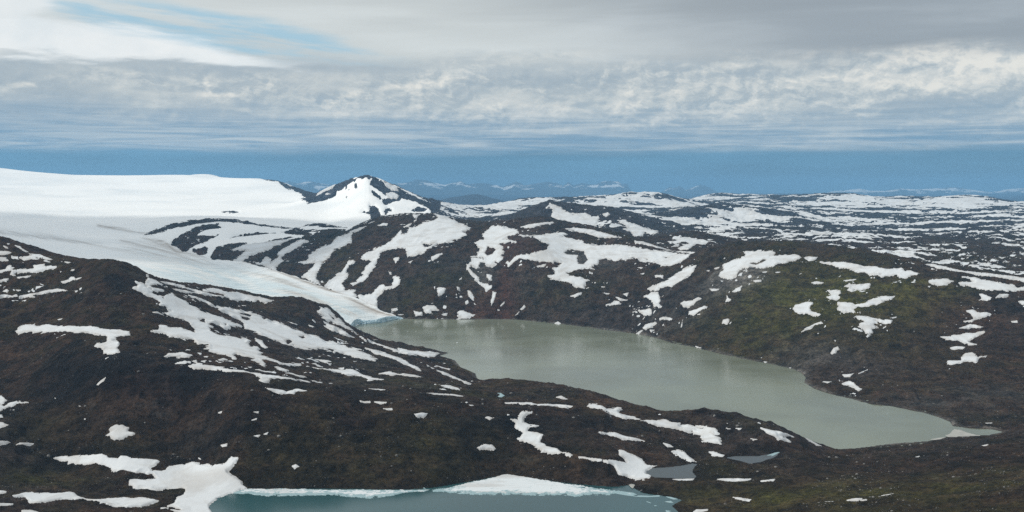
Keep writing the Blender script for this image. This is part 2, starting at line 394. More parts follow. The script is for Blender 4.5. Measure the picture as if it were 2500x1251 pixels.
SNOW = '''
bright snow streak on the dark left face of the pointed peak|770,480 790,470 812,459 821,449 813,451 790,463 775,472
small snow patch on the peak's right ridge, upper one|935,444 952,449 970,458 973,468 956,464 944,457
small snow patch on the peak's right ridge, lower one|942,472 960,468 974,478 968,486 946,484
small level snow patch on the peak's dark left shoulder|790,474 800,471 810,474 800,476
small snow wedge at the left edge below the dark ridge crest|-20,612 13,612 31,618 14,622 -20,621
small snow wedge at the left edge, second below the ridge crest|-20,628 15,629 23,638 -20,637
ragged forked snow patch just under the left ridge crest|48,628 60,626 75,624 70,620 95,621 120,631 137,636 118,635 88,630 100,636 60,635
thin snow ribbon along the left ridge crest against the ice|37,599 50,602 55,608 70,616 58,613 47,605
snow patch with a hooked lake-like shape high on the left ridge|-20,664 15,658 18,651 33,646 28,652 36,654 30,659 68,658 84,656 80,650 70,649 90,646 110,644 107,649 120,650 138,652 125,657 95,664 70,666 32,666 36,672 25,671 28,662 -20,670
thin level snow sliver below the hooked patch on the left ridge|40,677 78,672 70,677 45,680
short snow sliver at the left edge below the hooked patch|-20,687 20,681 15,684 -20,692
white snow bar on the left edge of the ridge slope|-20,721 18,720 30,723 40,718 42,722 22,726 -20,728
long thin rising snow ribbon on the left ridge slope|47,724 75,717 95,714 105,710 140,706 163,709 145,711 110,716 90,718 75,722 85,725 60,726
thin pointed snow streak with a notched top on the ridge|147,688 170,683 168,677 180,677 185,681 200,678 180,684 155,692
tiny snow spot on the brown ridge slope, far left|8,711 15,706 25,710 18,714
tiny snow spot on the brown ridge slope, far left|173,709 191,710 185,713
tiny snow spot on the brown ridge slope, far left|40,708 50,708 46,711
tiny snow spot on the brown ridge slope, far left|18,594 23,595 20,597
tiny snow spot on the brown ridge slope, far left|9,600 18,604 20,607 12,604
tiny snow spot on the brown ridge slope, far left|154,638 172,641 165,642
tiny snow spot on the brown ridge slope, far left|146,663 151,662 148,665
tiny snow spot on the brown ridge slope, far left|175,659 182,658 180,662 172,662
small snow gully at the shoulder where the ridge meets the ice|355,669 362,671 364,678 358,675
upper snow apron below the ridge shoulder|357,684 362,679 370,680 385,688 397,695 380,695 368,698 372,701 390,705 400,710 385,713 375,710 355,697
largest snowfield of the left slope, running down in long tongues|322,700 335,703 338,695 331,687 352,695 356,703 372,707 376,712 366,715 382,722 400,727 408,719 418,717 430,725 455,737 465,745 480,752 500,763 520,768 540,775 560,783 590,795 597,800 575,799 558,798 562,803 548,803 535,795 520,788 508,789 520,797 521,801 510,800 513,808 530,817 545,820 570,823 590,828 600,825 612,833 603,838 612,845 628,846 636,852 632,856 640,862 635,868 655,873 672,880 690,887 735,888 733,892 715,894 690,892 660,880 638,878 650,889 643,892 625,885 605,879 620,875 600,872 577,862 570,866 578,877 568,877 550,868 530,862 505,858 512,853 497,850 512,848 508,843 495,840 483,841 470,831 450,828 440,823 420,822 395,815 372,810 356,809 385,804 390,793 420,799 440,799 447,805 477,812 470,796 460,787 450,780 405,770 390,766 362,761 385,760 405,763 420,762 410,757 405,750 386,745 392,738 372,728 350,718 330,708|485,779 500,779 502,788 490,786|548,790 553,792 551,796
narrow snow strip just below the ridge line beside the tongue|390,687 410,689 432,694 452,698 450,702 475,706 500,714 530,721 552,723 530,724 500,720 480,716 455,716 430,709 420,705 440,707 470,713 490,716 470,710 450,703 420,697 400,692
long smooth snow strip under the low ridge beside the tongue|492,706 510,706 515,704 540,707 555,712 585,714 600,719 625,724 650,729 668,734 650,739 635,738 630,734 600,735 575,734 555,729 540,724 550,720 530,716 505,711
long diagonal snowfield down to the middle of the left slope|460,720 475,724 495,732 515,740 525,747 540,750 560,750 570,755 585,757 600,762 625,766 640,772 660,782 690,792 710,800 730,808 745,815 770,820 785,828 800,834 812,833 820,838 850,847 883,854 872,855 900,863 908,873 923,877 914,883 890,877 872,874 850,867 840,862 815,862 813,858 820,855 800,852 790,850 765,852 745,853 715,845 690,838 670,832 655,825 640,820 625,810 600,803 590,797 597,795 592,788 575,778 560,770 545,762 520,748 500,738 480,731 465,724|583,765 600,766 615,770 612,774 600,771 588,768|588,773 608,776 612,780 603,783 590,778|695,832 707,829 715,835 703,841|730,822 742,820 745,825 738,827|637,773 650,778 645,781
narrow snow finger below the long diagonal snowfield|622,825 640,832 645,840 655,850 648,853 638,845 625,835
dome-shaped snow patch on the middle of the left slope|400,872 412,863 445,861 470,866 455,872 420,871
small blunt snow patch above the long white ribbon|472,880 480,879 481,886 470,882
small snow crumb above the long white ribbon|492,882 503,880 500,884
small pointed snow patch above the long white ribbon|532,878 547,874 557,879 535,881
small snow crumb above the long white ribbon|605,896 615,896 612,899
small snow crumb above the long white ribbon|492,870 508,870 505,872
longest white snow ribbon across the slope, thick bulge at its middle|461,893 470,889 488,888 500,892 520,894 550,900 580,904 600,906 640,914 670,916 700,922 740,928 780,932 810,936 780,934 740,932 715,927 680,925 655,924 663,928 655,932 643,934 634,928 636,922 620,914 590,909 550,908 500,902 475,901 465,896
lens-shaped snow patch right of the ribbon's bulge|668,896 675,894 705,904 700,908 682,905
thin snow wisp below the lens-shaped patch|688,911 705,910 725,915 742,918 748,922 730,920 710,914
snow band fading into grey silt on the flat bench|750,895 770,899 800,902 840,904 846,901 855,900 870,905 880,912 900,920 935,927 900,928 885,919 868,916 850,917 820,909 805,905 770,900
thin snow wedge ending in a point above the flat bench|768,878 800,880 808,883 795,887 780,882
leaf-shaped snow patch with a thin tail on the flat bench|926,912 950,907 960,911 975,914 985,912 1000,914 1020,918 1030,922 1005,921 985,917 970,916 957,919 940,915
long straight snow stripe running down towards the lake|892,850 900,851 915,855 940,861 950,866 970,872 990,880 1000,888 1015,895 1030,904 1025,906 1010,899 985,889 960,877 930,868 910,862 905,857
straight snow stripe nearest the lake shore|1027,884 1045,892 1065,903 1080,907 1100,915 1120,925 1150,936 1145,938 1125,931 1100,922 1080,913 1055,898 1035,889
short club-shaped snow stripe beside the lake shore|1063,892 1085,898 1100,901 1098,903 1080,900
snow strip along the gravel spit in the lake|897,827 903,831 920,839 950,849 975,856 967,849 985,852 1010,857 1040,860 1050,858 1075,862 1060,872 1045,873 1020,868 1000,867 975,862 950,853 920,841 902,835
streaky snow apron on the rounded shoulder above the glacier front|780,749 790,752 800,752 805,757 815,767 820,777 828,778 840,790 855,800 870,813 885,825 895,833 880,822 865,810 850,803 840,800 820,790 800,783 785,778 788,773 775,762 780,757 783,752|805,768 815,775 822,785 812,780
narrow snow chute under the streaky apron|785,780 800,790 820,798 835,805 850,815 865,825 855,823 835,815 820,808 800,798 792,790
lowest snow chute of the rounded shoulder|787,792 805,800 830,812 812,808 795,800
thin snow sliver on the brown rounded shoulder|700,784 725,792 715,791
thin snow sliver on the brown rounded shoulder|753,793 770,798 765,800 757,797
anvil-shaped snowfield on the dark left slope|37,808 45,802 55,796 62,793 85,791 90,795 110,794 112,792 125,793 135,796 180,797 225,797 232,800 265,803 290,807 328,808 318,812 324,817 295,822 285,825 278,830 288,834 290,838 288,848 287,852 293,858 280,864 262,866 252,858 255,853 250,850 230,846 235,839 255,836 262,828 258,820 240,818 215,813 200,813 180,814 170,812 160,808 115,810 75,812 48,815
lone slanting snow streak in the dark ravine|230,944 245,930 258,921 260,923 252,932 240,941
beak-shaped snow patch at the left edge above the small lake|-20,966 5,966 12,975 22,978 8,985 0,988 10,992 25,984 40,981 68,982 40,988 20,996 -20,1010
snow scrap cut by the left edge, between the beak-shaped patch and the grass|-20,1010 5,1012 8,1020 -20,1020
rounded snow patch at the left edge beside the green grass|-20,1030 8,1032 22,1038 0,1046 -20,1046
low snow bar at the left edge below the green grass|-20,1077 20,1078 25,1081 12,1086 -20,1086
thin snow dash below the green grass, far left|40,1086 48,1081 85,1083 75,1087
star-shaped snow patch alone on the dark grassy slope|267,1048 268,1043 285,1038 300,1039 318,1044 312,1052 334,1058 305,1070 285,1072 272,1070 260,1062 272,1054|268,1049 280,1050 277,1052
great snowfield that runs into the left end of the small lake|130,1119 150,1113 215,1113 240,1110 262,1111 266,1117 288,1120 295,1112 312,1115 330,1121 385,1124 388,1127 375,1138 365,1144 372,1149 395,1150 412,1139 450,1134 468,1128 485,1132 520,1137 548,1131 565,1118 585,1118 580,1126 555,1152 562,1158 590,1178 603,1193 560,1206 530,1217 509,1236 520,1262 470,1266 430,1250 393,1240 440,1245 415,1236 410,1235 425,1228 430,1215 450,1208 453,1198 445,1192 390,1197 335,1193 315,1183 317,1172 335,1168 345,1171 370,1171 383,1168 375,1160 345,1155 320,1150 275,1150 270,1142 230,1133 180,1133 155,1139 165,1128 148,1123
flat-bottomed snow patch at the lower left beside the small lake|33,1209 55,1204 105,1202 150,1203 165,1200 180,1203 190,1212 210,1218 150,1220 110,1228 75,1227 58,1215
boat-shaped snow patch at the bottom left of the small lake|212,1219 255,1219 300,1216 355,1216 388,1222 345,1240 300,1238 255,1228
snow scrap at the left edge just above the flat-bottomed patch|-20,1198 20,1199 15,1203 -20,1206
thin snow tongue at the left edge below the flat-bottomed patch|-20,1229 35,1230 25,1234 -20,1235
snow scrap on the bottom edge of the view, lower left|52,1246 75,1245 95,1251 80,1256 55,1254
lobed snow patch with a torn right arm above the dark slope|648,947 665,949 690,952 700,956 708,953 728,949 748,955 722,957 720,964 700,962 680,963 665,955
thin snow scrap on the dark slope's upper rim, left of a pair|878,978 890,981 903,980 904,984 880,983
thin snow scrap on the dark slope's upper rim, upper of a pair|915,981 945,982 943,985 928,986
thin snow scrap on the dark slope's upper rim, lower of a pair|922,994 940,998 957,997 961,1003 945,1001
bright kite-shaped snow patch alone on the dark slope|1010,1010 1030,1007 1044,1009 1035,1021 1018,1018
small star-shaped snow patch low above the small lake|713,1137 722,1134 730,1140 720,1145 712,1142
tiny snow crumb on the dark slope above the small lake|133,971 138,973 135,975
tiny snow crumb on the dark slope above the small lake|191,991 202,992 195,994
tiny snow crumb on the dark slope above the small lake|201,1006 207,1007 203,1009
tiny snow crumb on the dark slope above the small lake|202,1022 212,1022 208,1025
tiny snow crumb on the dark slope above the small lake|529,1009 542,1004 540,1008
tiny snow crumb on the dark slope above the small lake|540,1087 554,1084 553,1089 543,1091
tiny snow crumb on the dark slope above the small lake|620,1006 633,1005 630,1008
tiny snow crumb on the dark slope above the small lake|615,1026 627,1021 626,1024
tiny snow crumb on the dark slope above the small lake|620,1064 635,1062 630,1067
tiny snow crumb on the dark slope above the small lake|645,1060 655,1055 652,1061
tiny snow crumb on the dark slope above the small lake|483,1117 490,1121 486,1119
broken snow line where the bench drops to the dark slope|1018,959 1060,960 1100,963 1130,967 1110,967 1070,964 1040,961
thin broken snow dash on the bench, left of the broken line|900,949 945,952 930,954
pointed snow patch on the bench right of the stripes|1070,940 1100,941 1120,948 1122,952 1095,949
thin snow dash beside the frozen pond on the bench|1143,988 1162,990 1150,992
small snow cap on the slope left of the winding snowfield|1178,1020 1192,1017 1208,1020 1196,1028
half-moon snow patch above the white ice of the small lake|1166,1094 1180,1086 1200,1087 1208,1095 1205,1098 1170,1097
straight snow bar on the bench below the low ridge|1233,983 1258,982 1298,984 1310,987 1340,987 1380,989 1398,992 1385,996 1350,992 1290,988 1235,984
small peaked snow patch on top of the low ridge|1358,970 1370,967 1385,975 1370,975
winding snowfield down the hollow between the two lakes|1275,1005 1298,1006 1282,1015 1273,1025 1278,1033 1298,1038 1312,1040 1290,1047 1288,1053 1318,1058 1326,1063 1318,1073 1318,1080 1335,1090 1358,1097 1370,1104 1388,1104 1396,1110 1392,1113 1370,1108 1350,1108 1335,1104 1322,1104 1325,1098 1300,1086 1280,1081 1265,1073 1256,1069 1270,1070 1277,1058 1275,1053 1258,1042 1256,1033 1248,1024 1265,1024 1269,1015
forked snowfield ending at the left shore of the tarn|1396,1112 1420,1115 1460,1120 1500,1123 1530,1130 1525,1122 1512,1112 1512,1100 1525,1100 1550,1115 1565,1122 1580,1133 1605,1138 1590,1143 1577,1150 1577,1157 1588,1163 1585,1168 1555,1170 1540,1167 1520,1160 1505,1150 1500,1140 1485,1133 1460,1127 1430,1120
long snow ribbon along the back of the low ridge by the lake|1433,993 1440,986 1470,990 1482,997 1500,997 1507,995 1520,1000 1512,1004 1520,1012 1545,1018 1570,1025 1600,1026 1625,1025 1640,1030 1665,1033 1660,1037 1678,1039 1690,1042 1710,1047 1718,1046 1700,1040 1730,1041 1745,1045 1752,1055 1758,1059 1745,1060 1735,1057 1745,1065 1758,1072 1760,1084 1740,1082 1715,1078 1710,1065 1690,1055 1650,1048 1610,1043 1590,1035 1560,1025 1520,1020 1490,1010 1478,1003 1450,996
thin curved snow strip below the long ridge ribbon|1460,1055 1475,1055 1480,1058 1500,1056 1530,1066 1560,1071 1577,1077 1550,1075 1520,1072 1490,1064
small snow wedge above the tarn|1620,1082 1635,1086 1643,1091 1630,1091
snow streak leading down to the right bank of the tarn|1640,1103 1655,1100 1670,1103 1685,1117 1700,1128 1685,1128 1665,1120 1650,1110
snow patch between the two tarns|1731,1103 1745,1104 1768,1111 1765,1116 1740,1113
thin snow bar at the foot of the tarn|1642,1170 1695,1169 1690,1173 1655,1172
longest level snow bar on the dark moor right of the tarn|1752,1170 1765,1169 1835,1169 1825,1175 1780,1175
short snow bar on the dark moor, right of the longest one|1850,1174 1892,1170 1890,1176 1865,1177
flat snow patch low on the moor right of the small lake|1790,1214 1810,1216 1834,1220 1830,1223 1808,1223
snow patch on the bottom edge beside the small lake's right shore|1690,1250 1700,1244 1730,1243 1728,1248 1695,1254
feathered snow patch at the right end of the low ridge|1857,1044 1880,1050 1905,1054 1930,1063 1938,1068 1920,1065 1905,1063 1932,1079 1925,1080 1900,1073 1890,1064 1875,1060
thin snow tail where the low ridge meets the lake|1963,1066 1985,1078 2005,1088 2010,1091 1995,1089 1970,1075
tiny snow flake on the low ridge above the second tarn|1828,1070 1850,1073 1840,1076
tiny snow flake on the low ridge above the second tarn|1790,1045 1815,1045 1805,1050
tiny snow flake on the low ridge above the second tarn|1773,1045 1787,1047 1775,1050
thin white dash in the dark green moor, bottom right|2065,1221 2090,1217 2105,1217 2095,1222
thin white dash in the dark green moor, bottom right|2152,1210 2182,1205 2180,1207
thin white dash in the dark green moor, bottom right|2100,1222 2115,1219 2118,1222
thin white dash in the dark green moor, bottom right|2015,1225 2040,1224 2030,1226
short white dash on the moor near the lake's outlet|2228,1117 2245,1114 2243,1117
short white dash on the moor near the lake's outlet|2395,1088 2412,1085 2410,1088
short white dash on the moor near the lake's outlet|2405,1033 2422,1032 2420,1035 2408,1035
big snowfield with a bare rock rib on the green hill's shoulder|1811,614 1840,614 1858,610 1860,613 1885,613 1895,619 1880,625 1930,622 1950,623 1957,630 1945,635 1910,645 1895,645 1890,652 1860,656 1840,652 1815,655 1805,660 1800,672 1790,680 1780,682 1760,678 1755,671 1765,661 1766,648 1775,640 1790,635 1810,628 1820,624|1830,643 1850,641 1865,633 1872,635 1862,641 1845,648
bright bowl-shaped snow patch on the green hill's crest|1963,630 1970,627 1998,627 1990,635 1975,638
elongated snow tongue slanting down the hill towards the lake|1700,647 1693,660 1685,672 1660,688 1640,697 1620,702 1608,701 1610,710 1590,711 1580,707 1585,702 1605,693 1630,682 1650,668 1670,658 1685,650
triangular snow patch below the slanting tongue|1590,714 1608,713 1612,730 1610,742 1613,750 1598,748 1590,735 1570,724 1585,720
round-headed snow patch above the lake, below the triangular one|1553,757 1575,757 1585,754 1592,758 1590,768 1575,770 1560,762
crescent snow patch on the hillside right of the triangular one|1660,740 1670,736 1685,735 1705,724 1712,729 1700,738 1682,749 1668,748
ragged snow patch just under the crescent one|1682,760 1700,755 1718,748 1727,750 1710,760 1695,770 1681,767
small arched snow patch near the lake shore|1608,778 1620,774 1642,778 1640,783 1625,780 1610,782
broken snow patch reaching down to the lake shore|1570,800 1575,793 1600,785 1605,790 1590,800 1575,805
narrow snow scrap touching the lake below the broken patch|1553,815 1565,807 1570,806 1560,816
small winged snow patch below the slanting rock rib|1730,705 1755,706 1750,711 1738,710
small wedge of snow below the rock rib, right of the winged one|1788,713 1797,705 1811,699 1808,710 1795,714
small oval snow patch on the rock rib's right side|1835,685 1858,683 1858,687 1845,690
small upright snow scrap on the green hillside|1770,740 1775,722 1780,730 1788,732 1775,737
small double snow patch on the lower green hillside|1763,790 1765,782 1778,778 1780,785 1775,792
small arched snow scrap left of the slanting tongue|1598,672 1610,672 1620,673 1618,680 1612,677 1600,678
zigzag snow patch on the brown hillside, middle of the view|1477,743 1490,742 1500,733 1512,737 1515,741 1500,745 1480,746
thin snow scrap above the zigzag patch|1497,723 1515,729 1532,733 1515,735
small snow scrap right of the zigzag patch|1520,718 1535,715 1530,722
tiny white snow fleck on the far lake slopes|1463,699 1477,700 1470,703
tiny white snow fleck on the far lake slopes|1462,712 1472,715 1466,715
tiny white snow fleck on the far lake slopes|1475,715 1488,717 1480,718
tiny white snow fleck on the far lake slopes|1557,653 1570,653 1565,655
tiny white snow fleck on the far lake slopes|1563,669 1572,667 1570,670
tiny white snow fleck on the far lake slopes|1726,661 1732,660 1731,664
tiny white snow fleck on the far lake slopes|1663,801 1667,781 1665,784
tiny white snow fleck on the far lake slopes|1890,665 1905,664 1900,667
tiny white snow fleck on the far lake slopes|1947,672 1956,668 1953,672
tiny white snow fleck on the far lake slopes|1702,768 1710,766 1708,769
tiny white snow fleck on the far lake slopes|1745,655 1757,652 1750,657
tiny white snow fleck on the far lake slopes|1585,805 1597,806 1590,810
tiny white snow fleck on the far lake slopes|2037,831 2041,831 2039,833
tiny white snow fleck on the far lake slopes|2096,912 2118,903 2112,906
tiny white snow fleck on the far lake slopes|1918,900 1932,897 1930,900
tiny white snow fleck on the far lake slopes|1860,881 1875,884 1868,886
tiny white snow fleck on the far lake slopes|1697,845 1712,850 1702,850
long ragged snowfield below the green hill's crest|1998,637 2030,640 2060,641 2090,645 2110,650 2140,650 2158,657 2180,656 2200,655 2210,662 2225,661 2240,667 2245,670 2225,673 2210,680 2195,680 2190,672 2165,673 2155,678 2145,675 2150,670 2125,671 2110,665 2090,663 2075,657 2050,656 2035,648 2010,645
small eye-shaped snow patch on the bright green slope|1982,690 1995,687 2010,690 2000,694 1987,693
bird-shaped snow patch below the long ragged snowfield|2058,700 2075,693 2090,695 2110,693 2128,691 2125,698 2115,705 2100,709 2080,711 2067,708 2075,703
double-lobed snow patch left below the bird-shaped one|2021,710 2035,708 2050,709 2053,718 2045,723 2055,726 2040,734 2025,731 2020,725 2030,721
thin snow streak above the bird-shaped patch|2060,685 2075,683 2090,682 2070,687
bean-shaped snow patch curved like a comma on the green slope|1937,755 1940,744 1965,739 1985,738 1983,745 1976,752 1980,760 2010,770 1985,773 1960,767 1942,762
snow patch with a long raised arm on the green slope|2043,755 2048,747 2046,738 2060,737 2080,739 2088,744 2110,742 2118,735 2130,729 2150,724 2165,723 2185,723 2178,730 2155,736 2140,744 2115,748 2090,752 2083,757 2090,762 2105,765 2080,764 2060,762 2045,758
snow patch with a long downward stem on the green slope|2085,773 2100,770 2115,775 2135,778 2140,788 2145,792 2130,793 2145,799 2130,805 2130,813 2112,814 2112,806 2095,800 2100,790 2108,785 2095,778
hanging snow scrap right of the stemmed patch|2135,778 2155,781 2180,782 2175,791 2160,792 2148,787
small thin snow scrap right above the stemmed patch|2172,777 2190,773 2188,777
slanting broken snow streak below the comma-shaped patch|1957,810 1970,800 1990,790 2005,785 2008,789 1990,795 1975,805
small upright snow patch on the lower dark hillside|2030,860 2035,850 2045,846 2048,852 2040,862 2031,864
oval snow patch near the right edge below the long stripe|2264,687 2275,682 2310,681 2333,686 2320,692 2300,697 2280,695 2268,692
large wing-shaped snowfield at the right edge|2340,690 2365,689 2378,688 2360,680 2350,675 2380,677 2400,683 2440,690 2475,697 2485,702 2540,698 2540,708 2480,711 2440,711 2400,709 2370,700 2345,695
long snow stripe along the right-hand crest|2255,645 2280,645 2310,652 2340,660 2360,662 2400,667 2450,672 2540,684 2540,694 2450,679 2400,673 2350,665 2330,662 2290,655 2265,649
small torn snow patch under the wing-shaped snowfield|2390,718 2400,718 2415,725 2425,730 2410,735 2390,733 2398,728
ragged snow patch right under the wing-shaped snowfield|2430,728 2440,718 2460,718 2465,720 2450,728
snow patch cut by the right edge under the wing-shaped snowfield|2485,736 2540,732 2540,745 2495,744
triangular snow patch on the right-hand dark hillside|2355,757 2375,756 2385,762 2410,763 2422,768 2400,775 2375,785 2355,785 2378,778 2372,770
narrow snow dart below the right-hand triangular patch|2342,801 2370,792 2382,793 2400,798 2375,801 2350,803
fish-shaped snow patch on the right-hand dark hillside|2295,823 2310,821 2350,815 2380,812 2403,810 2385,820 2370,830 2355,840 2340,832 2310,830
small snow tail just below the fish-shaped patch|2360,835 2385,841 2365,842
small oval snow patch between the fish-shaped and boot-shaped ones|2320,850 2335,845 2355,848 2350,853 2330,854
boot-shaped snow patch lowest on the right-hand hillside|2310,890 2315,881 2345,880 2350,872 2358,862 2375,862 2388,870 2408,870 2390,875 2385,885 2365,883 2345,886 2325,893
small snow sliver above the lake bay's rocky shore|2058,915 2070,914 2085,912 2075,920 2062,920
small flat snow dash beside the lake bay|2008,932 2030,932 2020,935
white snow heart near the lake bay's rocky shore|2057,937 2075,931 2085,935 2090,942 2105,950 2095,955 2085,946 2065,940
tiny snow dot at the right edge of the hillside|2470,785 2483,783 2484,787 2472,787
tall snow mantle left of the summit plateau with a rock island|1200,553 1215,550 1240,556 1263,562 1266,569 1258,574 1243,575 1231,584 1245,586 1260,591 1243,593 1222,592 1218,597 1228,602 1224,610 1231,614 1224,622 1230,630 1218,640 1205,640 1212,645 1202,652 1185,648 1182,640 1180,628 1160,628 1150,627 1165,624 1171,608 1160,592 1181,583 1178,572|1190,601 1205,605 1210,610 1203,620 1190,625 1182,617 1187,610
snow cascade curling over the cliff above the far shore|1150,627 1178,632 1183,640 1172,640 1168,655 1163,658 1150,648 1146,655 1158,668 1168,678 1172,688 1185,692 1200,698 1200,704 1188,712 1180,700 1170,695 1155,675 1143,662 1138,655 1140,645 1152,638
vast snowfield of the summit plateau with rock islands|1232,635 1245,640 1262,625 1280,622 1310,615 1333,610 1340,600 1333,593 1320,590 1312,583 1300,578 1268,576 1270,573 1300,576 1340,572 1360,567 1375,568 1388,572 1370,578 1390,582 1420,588 1430,595 1470,599 1490,598 1500,597 1530,600 1560,605 1600,610 1640,617 1660,620 1685,620 1680,628 1660,640 1640,650 1615,648 1600,641 1580,641 1565,642 1562,634 1550,630 1520,634 1500,640 1495,635 1480,632 1465,635 1460,645 1440,652 1445,655 1455,658 1435,655 1420,657 1395,664 1385,667 1390,673 1415,675 1440,685 1430,690 1430,697 1424,705 1405,700 1395,692 1370,685 1345,680 1335,675 1355,668 1352,655 1365,650 1370,643 1362,640 1345,640 1325,641 1300,635 1290,633 1270,630 1255,637 1243,650 1235,640|1377,617 1390,608 1425,612 1430,625 1435,635 1425,645 1412,645 1408,630 1412,623 1385,622|1575,632 1582,633 1580,635|1620,628 1632,629 1625,631
narrow snow slip below the plateau snowfield's edge|1310,650 1335,644 1330,650 1312,652
slim snow patch on the rounded brown summit|1270,555 1285,550 1310,545 1350,542 1352,545 1325,549 1295,557
long snow crescent behind the summit plateau's rim|1380,559 1402,555 1440,560 1471,568 1517,580 1476,581 1457,580 1440,572 1416,567
thin snow streak in the notch below the dark knoll|1548,588 1570,590 1600,600 1640,612 1700,616 1690,619 1650,615 1610,607 1570,597 1552,594
snow basin hung below the small dark summit|1334,508 1344,496 1363,505 1392,520 1409,522 1428,520 1440,527 1454,529 1466,524 1459,544 1450,557 1428,553 1406,546 1392,544 1344,534 1351,512 1340,506
small round snow patch on the dark cliff top|1470,523 1485,519 1490,525 1480,529
branching snowfield right of the dark cliff|1507,539 1524,536 1536,544 1560,551 1574,556 1608,565 1594,575 1574,568 1565,580 1548,577 1541,568 1522,560 1536,556
snow triangle on the dark knoll's right flank|1655,606 1670,600 1690,592 1708,589 1695,600 1680,610 1660,611
small snow hook on the dark knoll|1638,604 1650,596 1660,595 1655,602
white snow saddle sweeping down from the rounded hill to the ice|1008,525 1024,524 1015,540 989,553 974,566 955,587 936,599 905,613 885,622 881,632 908,637 893,649 891,660 882,668 888,674 875,678 870,689 855,692 862,698 885,688 898,678 903,665 912,655 921,640 929,618 948,609 972,606 989,608 996,625 1010,624 1032,618 1050,605 1068,596 1099,592 1128,580 1142,571 1131,566 1150,556 1128,547 1092,530 1075,519 1060,522 1068,530 1063,537 1035,543 1018,553 998,557 992,570 980,573 978,562 1000,550 1018,535 1010,530|1030,593 1048,597 1065,592 1045,604 1035,603
wide snow gully spreading onto the glacier's edge|852,637 862,635 868,638 854,650 847,665 850,672 835,690 838,700 841,709 872,705 862,715 873,725 860,728 838,722 800,703 793,698 805,685 821,671 835,664 840,652
lowest snow gully, forked, reaching the glacier's tip|960,675 972,675 978,682 970,700 955,706 940,708 930,718 922,722 920,735 920,750 900,742 875,732 875,722 890,722 908,717 918,705 925,696 935,695 945,700 956,700 957,692 960,685
broad snow gully left of the rounded hill's dark slope|864,565 857,580 859,589 840,601 814,611 802,630 787,640 778,661 770,678 785,700 755,685 738,675 752,664 766,652 768,641 745,644 730,641 751,635 754,624 775,608 806,596 823,580 845,572
slim snow strip under the rounded hill's crest|852,566 876,557 893,553 880,562 862,568
slanting snow gully above the glacier's bend|744,586 754,589 734,599 715,611 696,620 686,630 691,637 682,647 672,656 680,666 640,648 610,640 636,642 640,638 648,628 662,632 660,642 670,635 682,625 676,622 679,615 708,599 730,587
curved snowfield between the rock ribs above the glacier|564,610 580,604 596,597 636,594 684,586 712,584 695,592 676,600 655,609 636,616 612,624 596,636 588,640 568,638 590,622 604,612 585,611
small snow wedge on the crest of the rounded hill|922,550 935,545 948,546 945,551 930,552
small ring-like snow patch on the rounded hill's face|960,630 974,628 973,635 966,644
slanting oval snow patch on the rounded hill's face|1051,628 1070,620 1082,619 1070,628 1056,636
tiny white snow fleck on the rounded hill's dark face|997,641 1008,636 1002,643
tiny white snow fleck on the rounded hill's dark face|948,663 956,665 955,670 950,668
tiny white snow fleck on the rounded hill's dark face|1122,683 1128,676 1126,681
tiny white snow fleck on the rounded hill's dark face|1116,701 1122,703 1123,710 1118,708
tiny white snow fleck on the rounded hill's dark face|1135,738 1142,733 1145,740 1138,742
tiny white snow fleck on the rounded hill's dark face|1155,737 1165,745 1158,745
tiny white snow fleck on the rounded hill's dark face|1222,747 1232,735 1229,742
tiny white snow fleck on the rounded hill's dark face|1258,770 1267,761 1264,767
tiny white snow fleck on the rounded hill's dark face|1213,754 1219,757 1215,760
snow drop between two rocky gullies above the far shore|1140,708 1150,712 1157,725 1157,735 1148,730 1143,718
small square snow patch on the grey cliff|1188,670 1200,672 1200,685 1190,680
upright snow spindle above the far shore|1203,712 1211,715 1207,733 1200,745 1199,735
small slanting snow dash right of the upright spindle|1271,755 1280,745 1283,750 1275,756
lone snow wedge on the middle of the brown hillside|1393,723 1410,717 1420,714 1415,722 1405,727
white avalanche cone standing in the far edge of the lake|1352,790 1362,785 1371,790 1365,793
layered snow heap at the far shore, larger of the row|1116,765 1122,758 1132,759 1140,764 1160,768 1150,773 1140,779 1115,780 1125,775 1108,769 1120,767
white triangular snow patch at the foot of the rounded hill|1032,750 1045,745 1065,748 1070,757 1050,760 1055,767 1040,763
ragged snow heap at the far shore next to the glacier|1010,760 1030,762 1030,770 1015,773
thin snow streak at the far shore between two heaps|1073,769 1092,764 1090,770
small torn snow patch just right of the glacier's edge|955,755 970,752 972,758 957,760
thin snow point where the glacier's edge meets the shore|965,768 985,768 980,770
small rock-edged snow patch above the far shore heap|1066,703 1078,701 1090,705 1080,720 1070,722
'''
LAKE = '''975,779 1050,780 1120,781 1200,780 1260,781 1330,788 1400,795 1470,805 1550,815 1600,825 1640,838 1700,850 1750,862 1820,878 1870,887 1930,900 1955,910 1968,922 1963,935 1990,950 2030,963 2080,975 2130,988 2180,993 2230,1003 2280,1015 2320,1030 2325,1040 2370,1046 2420,1048 2450,1055 2420,1062 2350,1066 2310,1068 2290,1075 2230,1080 2180,1083 2130,1090 2080,1096 2040,1100 1980,1088 1900,1068 1790,1048 1640,1036 1530,1007 1380,967 1240,946 1195,938 1180,933 1165,925 1160,912 1125,898 1110,880 1085,874 1060,873 1095,862 1080,860 1040,852 1000,845 950,838 903,832 880,829 860,820 845,806 850,799 866,797 878,792 900,791 918,790 933,788 966,780'''
SMALL_LAKE = '''610,1194 700,1193 850,1194 990,1196 1060,1191 1150,1176 1200,1166 1235,1159 1290,1166 1350,1176 1420,1183 1500,1189 1535,1185 1550,1193 1570,1204 1650,1216 1665,1222 1640,1235 1655,1251 1720,1320 1500,1500 1000,1550 600,1450 500,1300 515,1256 509,1235 530,1217 560,1206'''
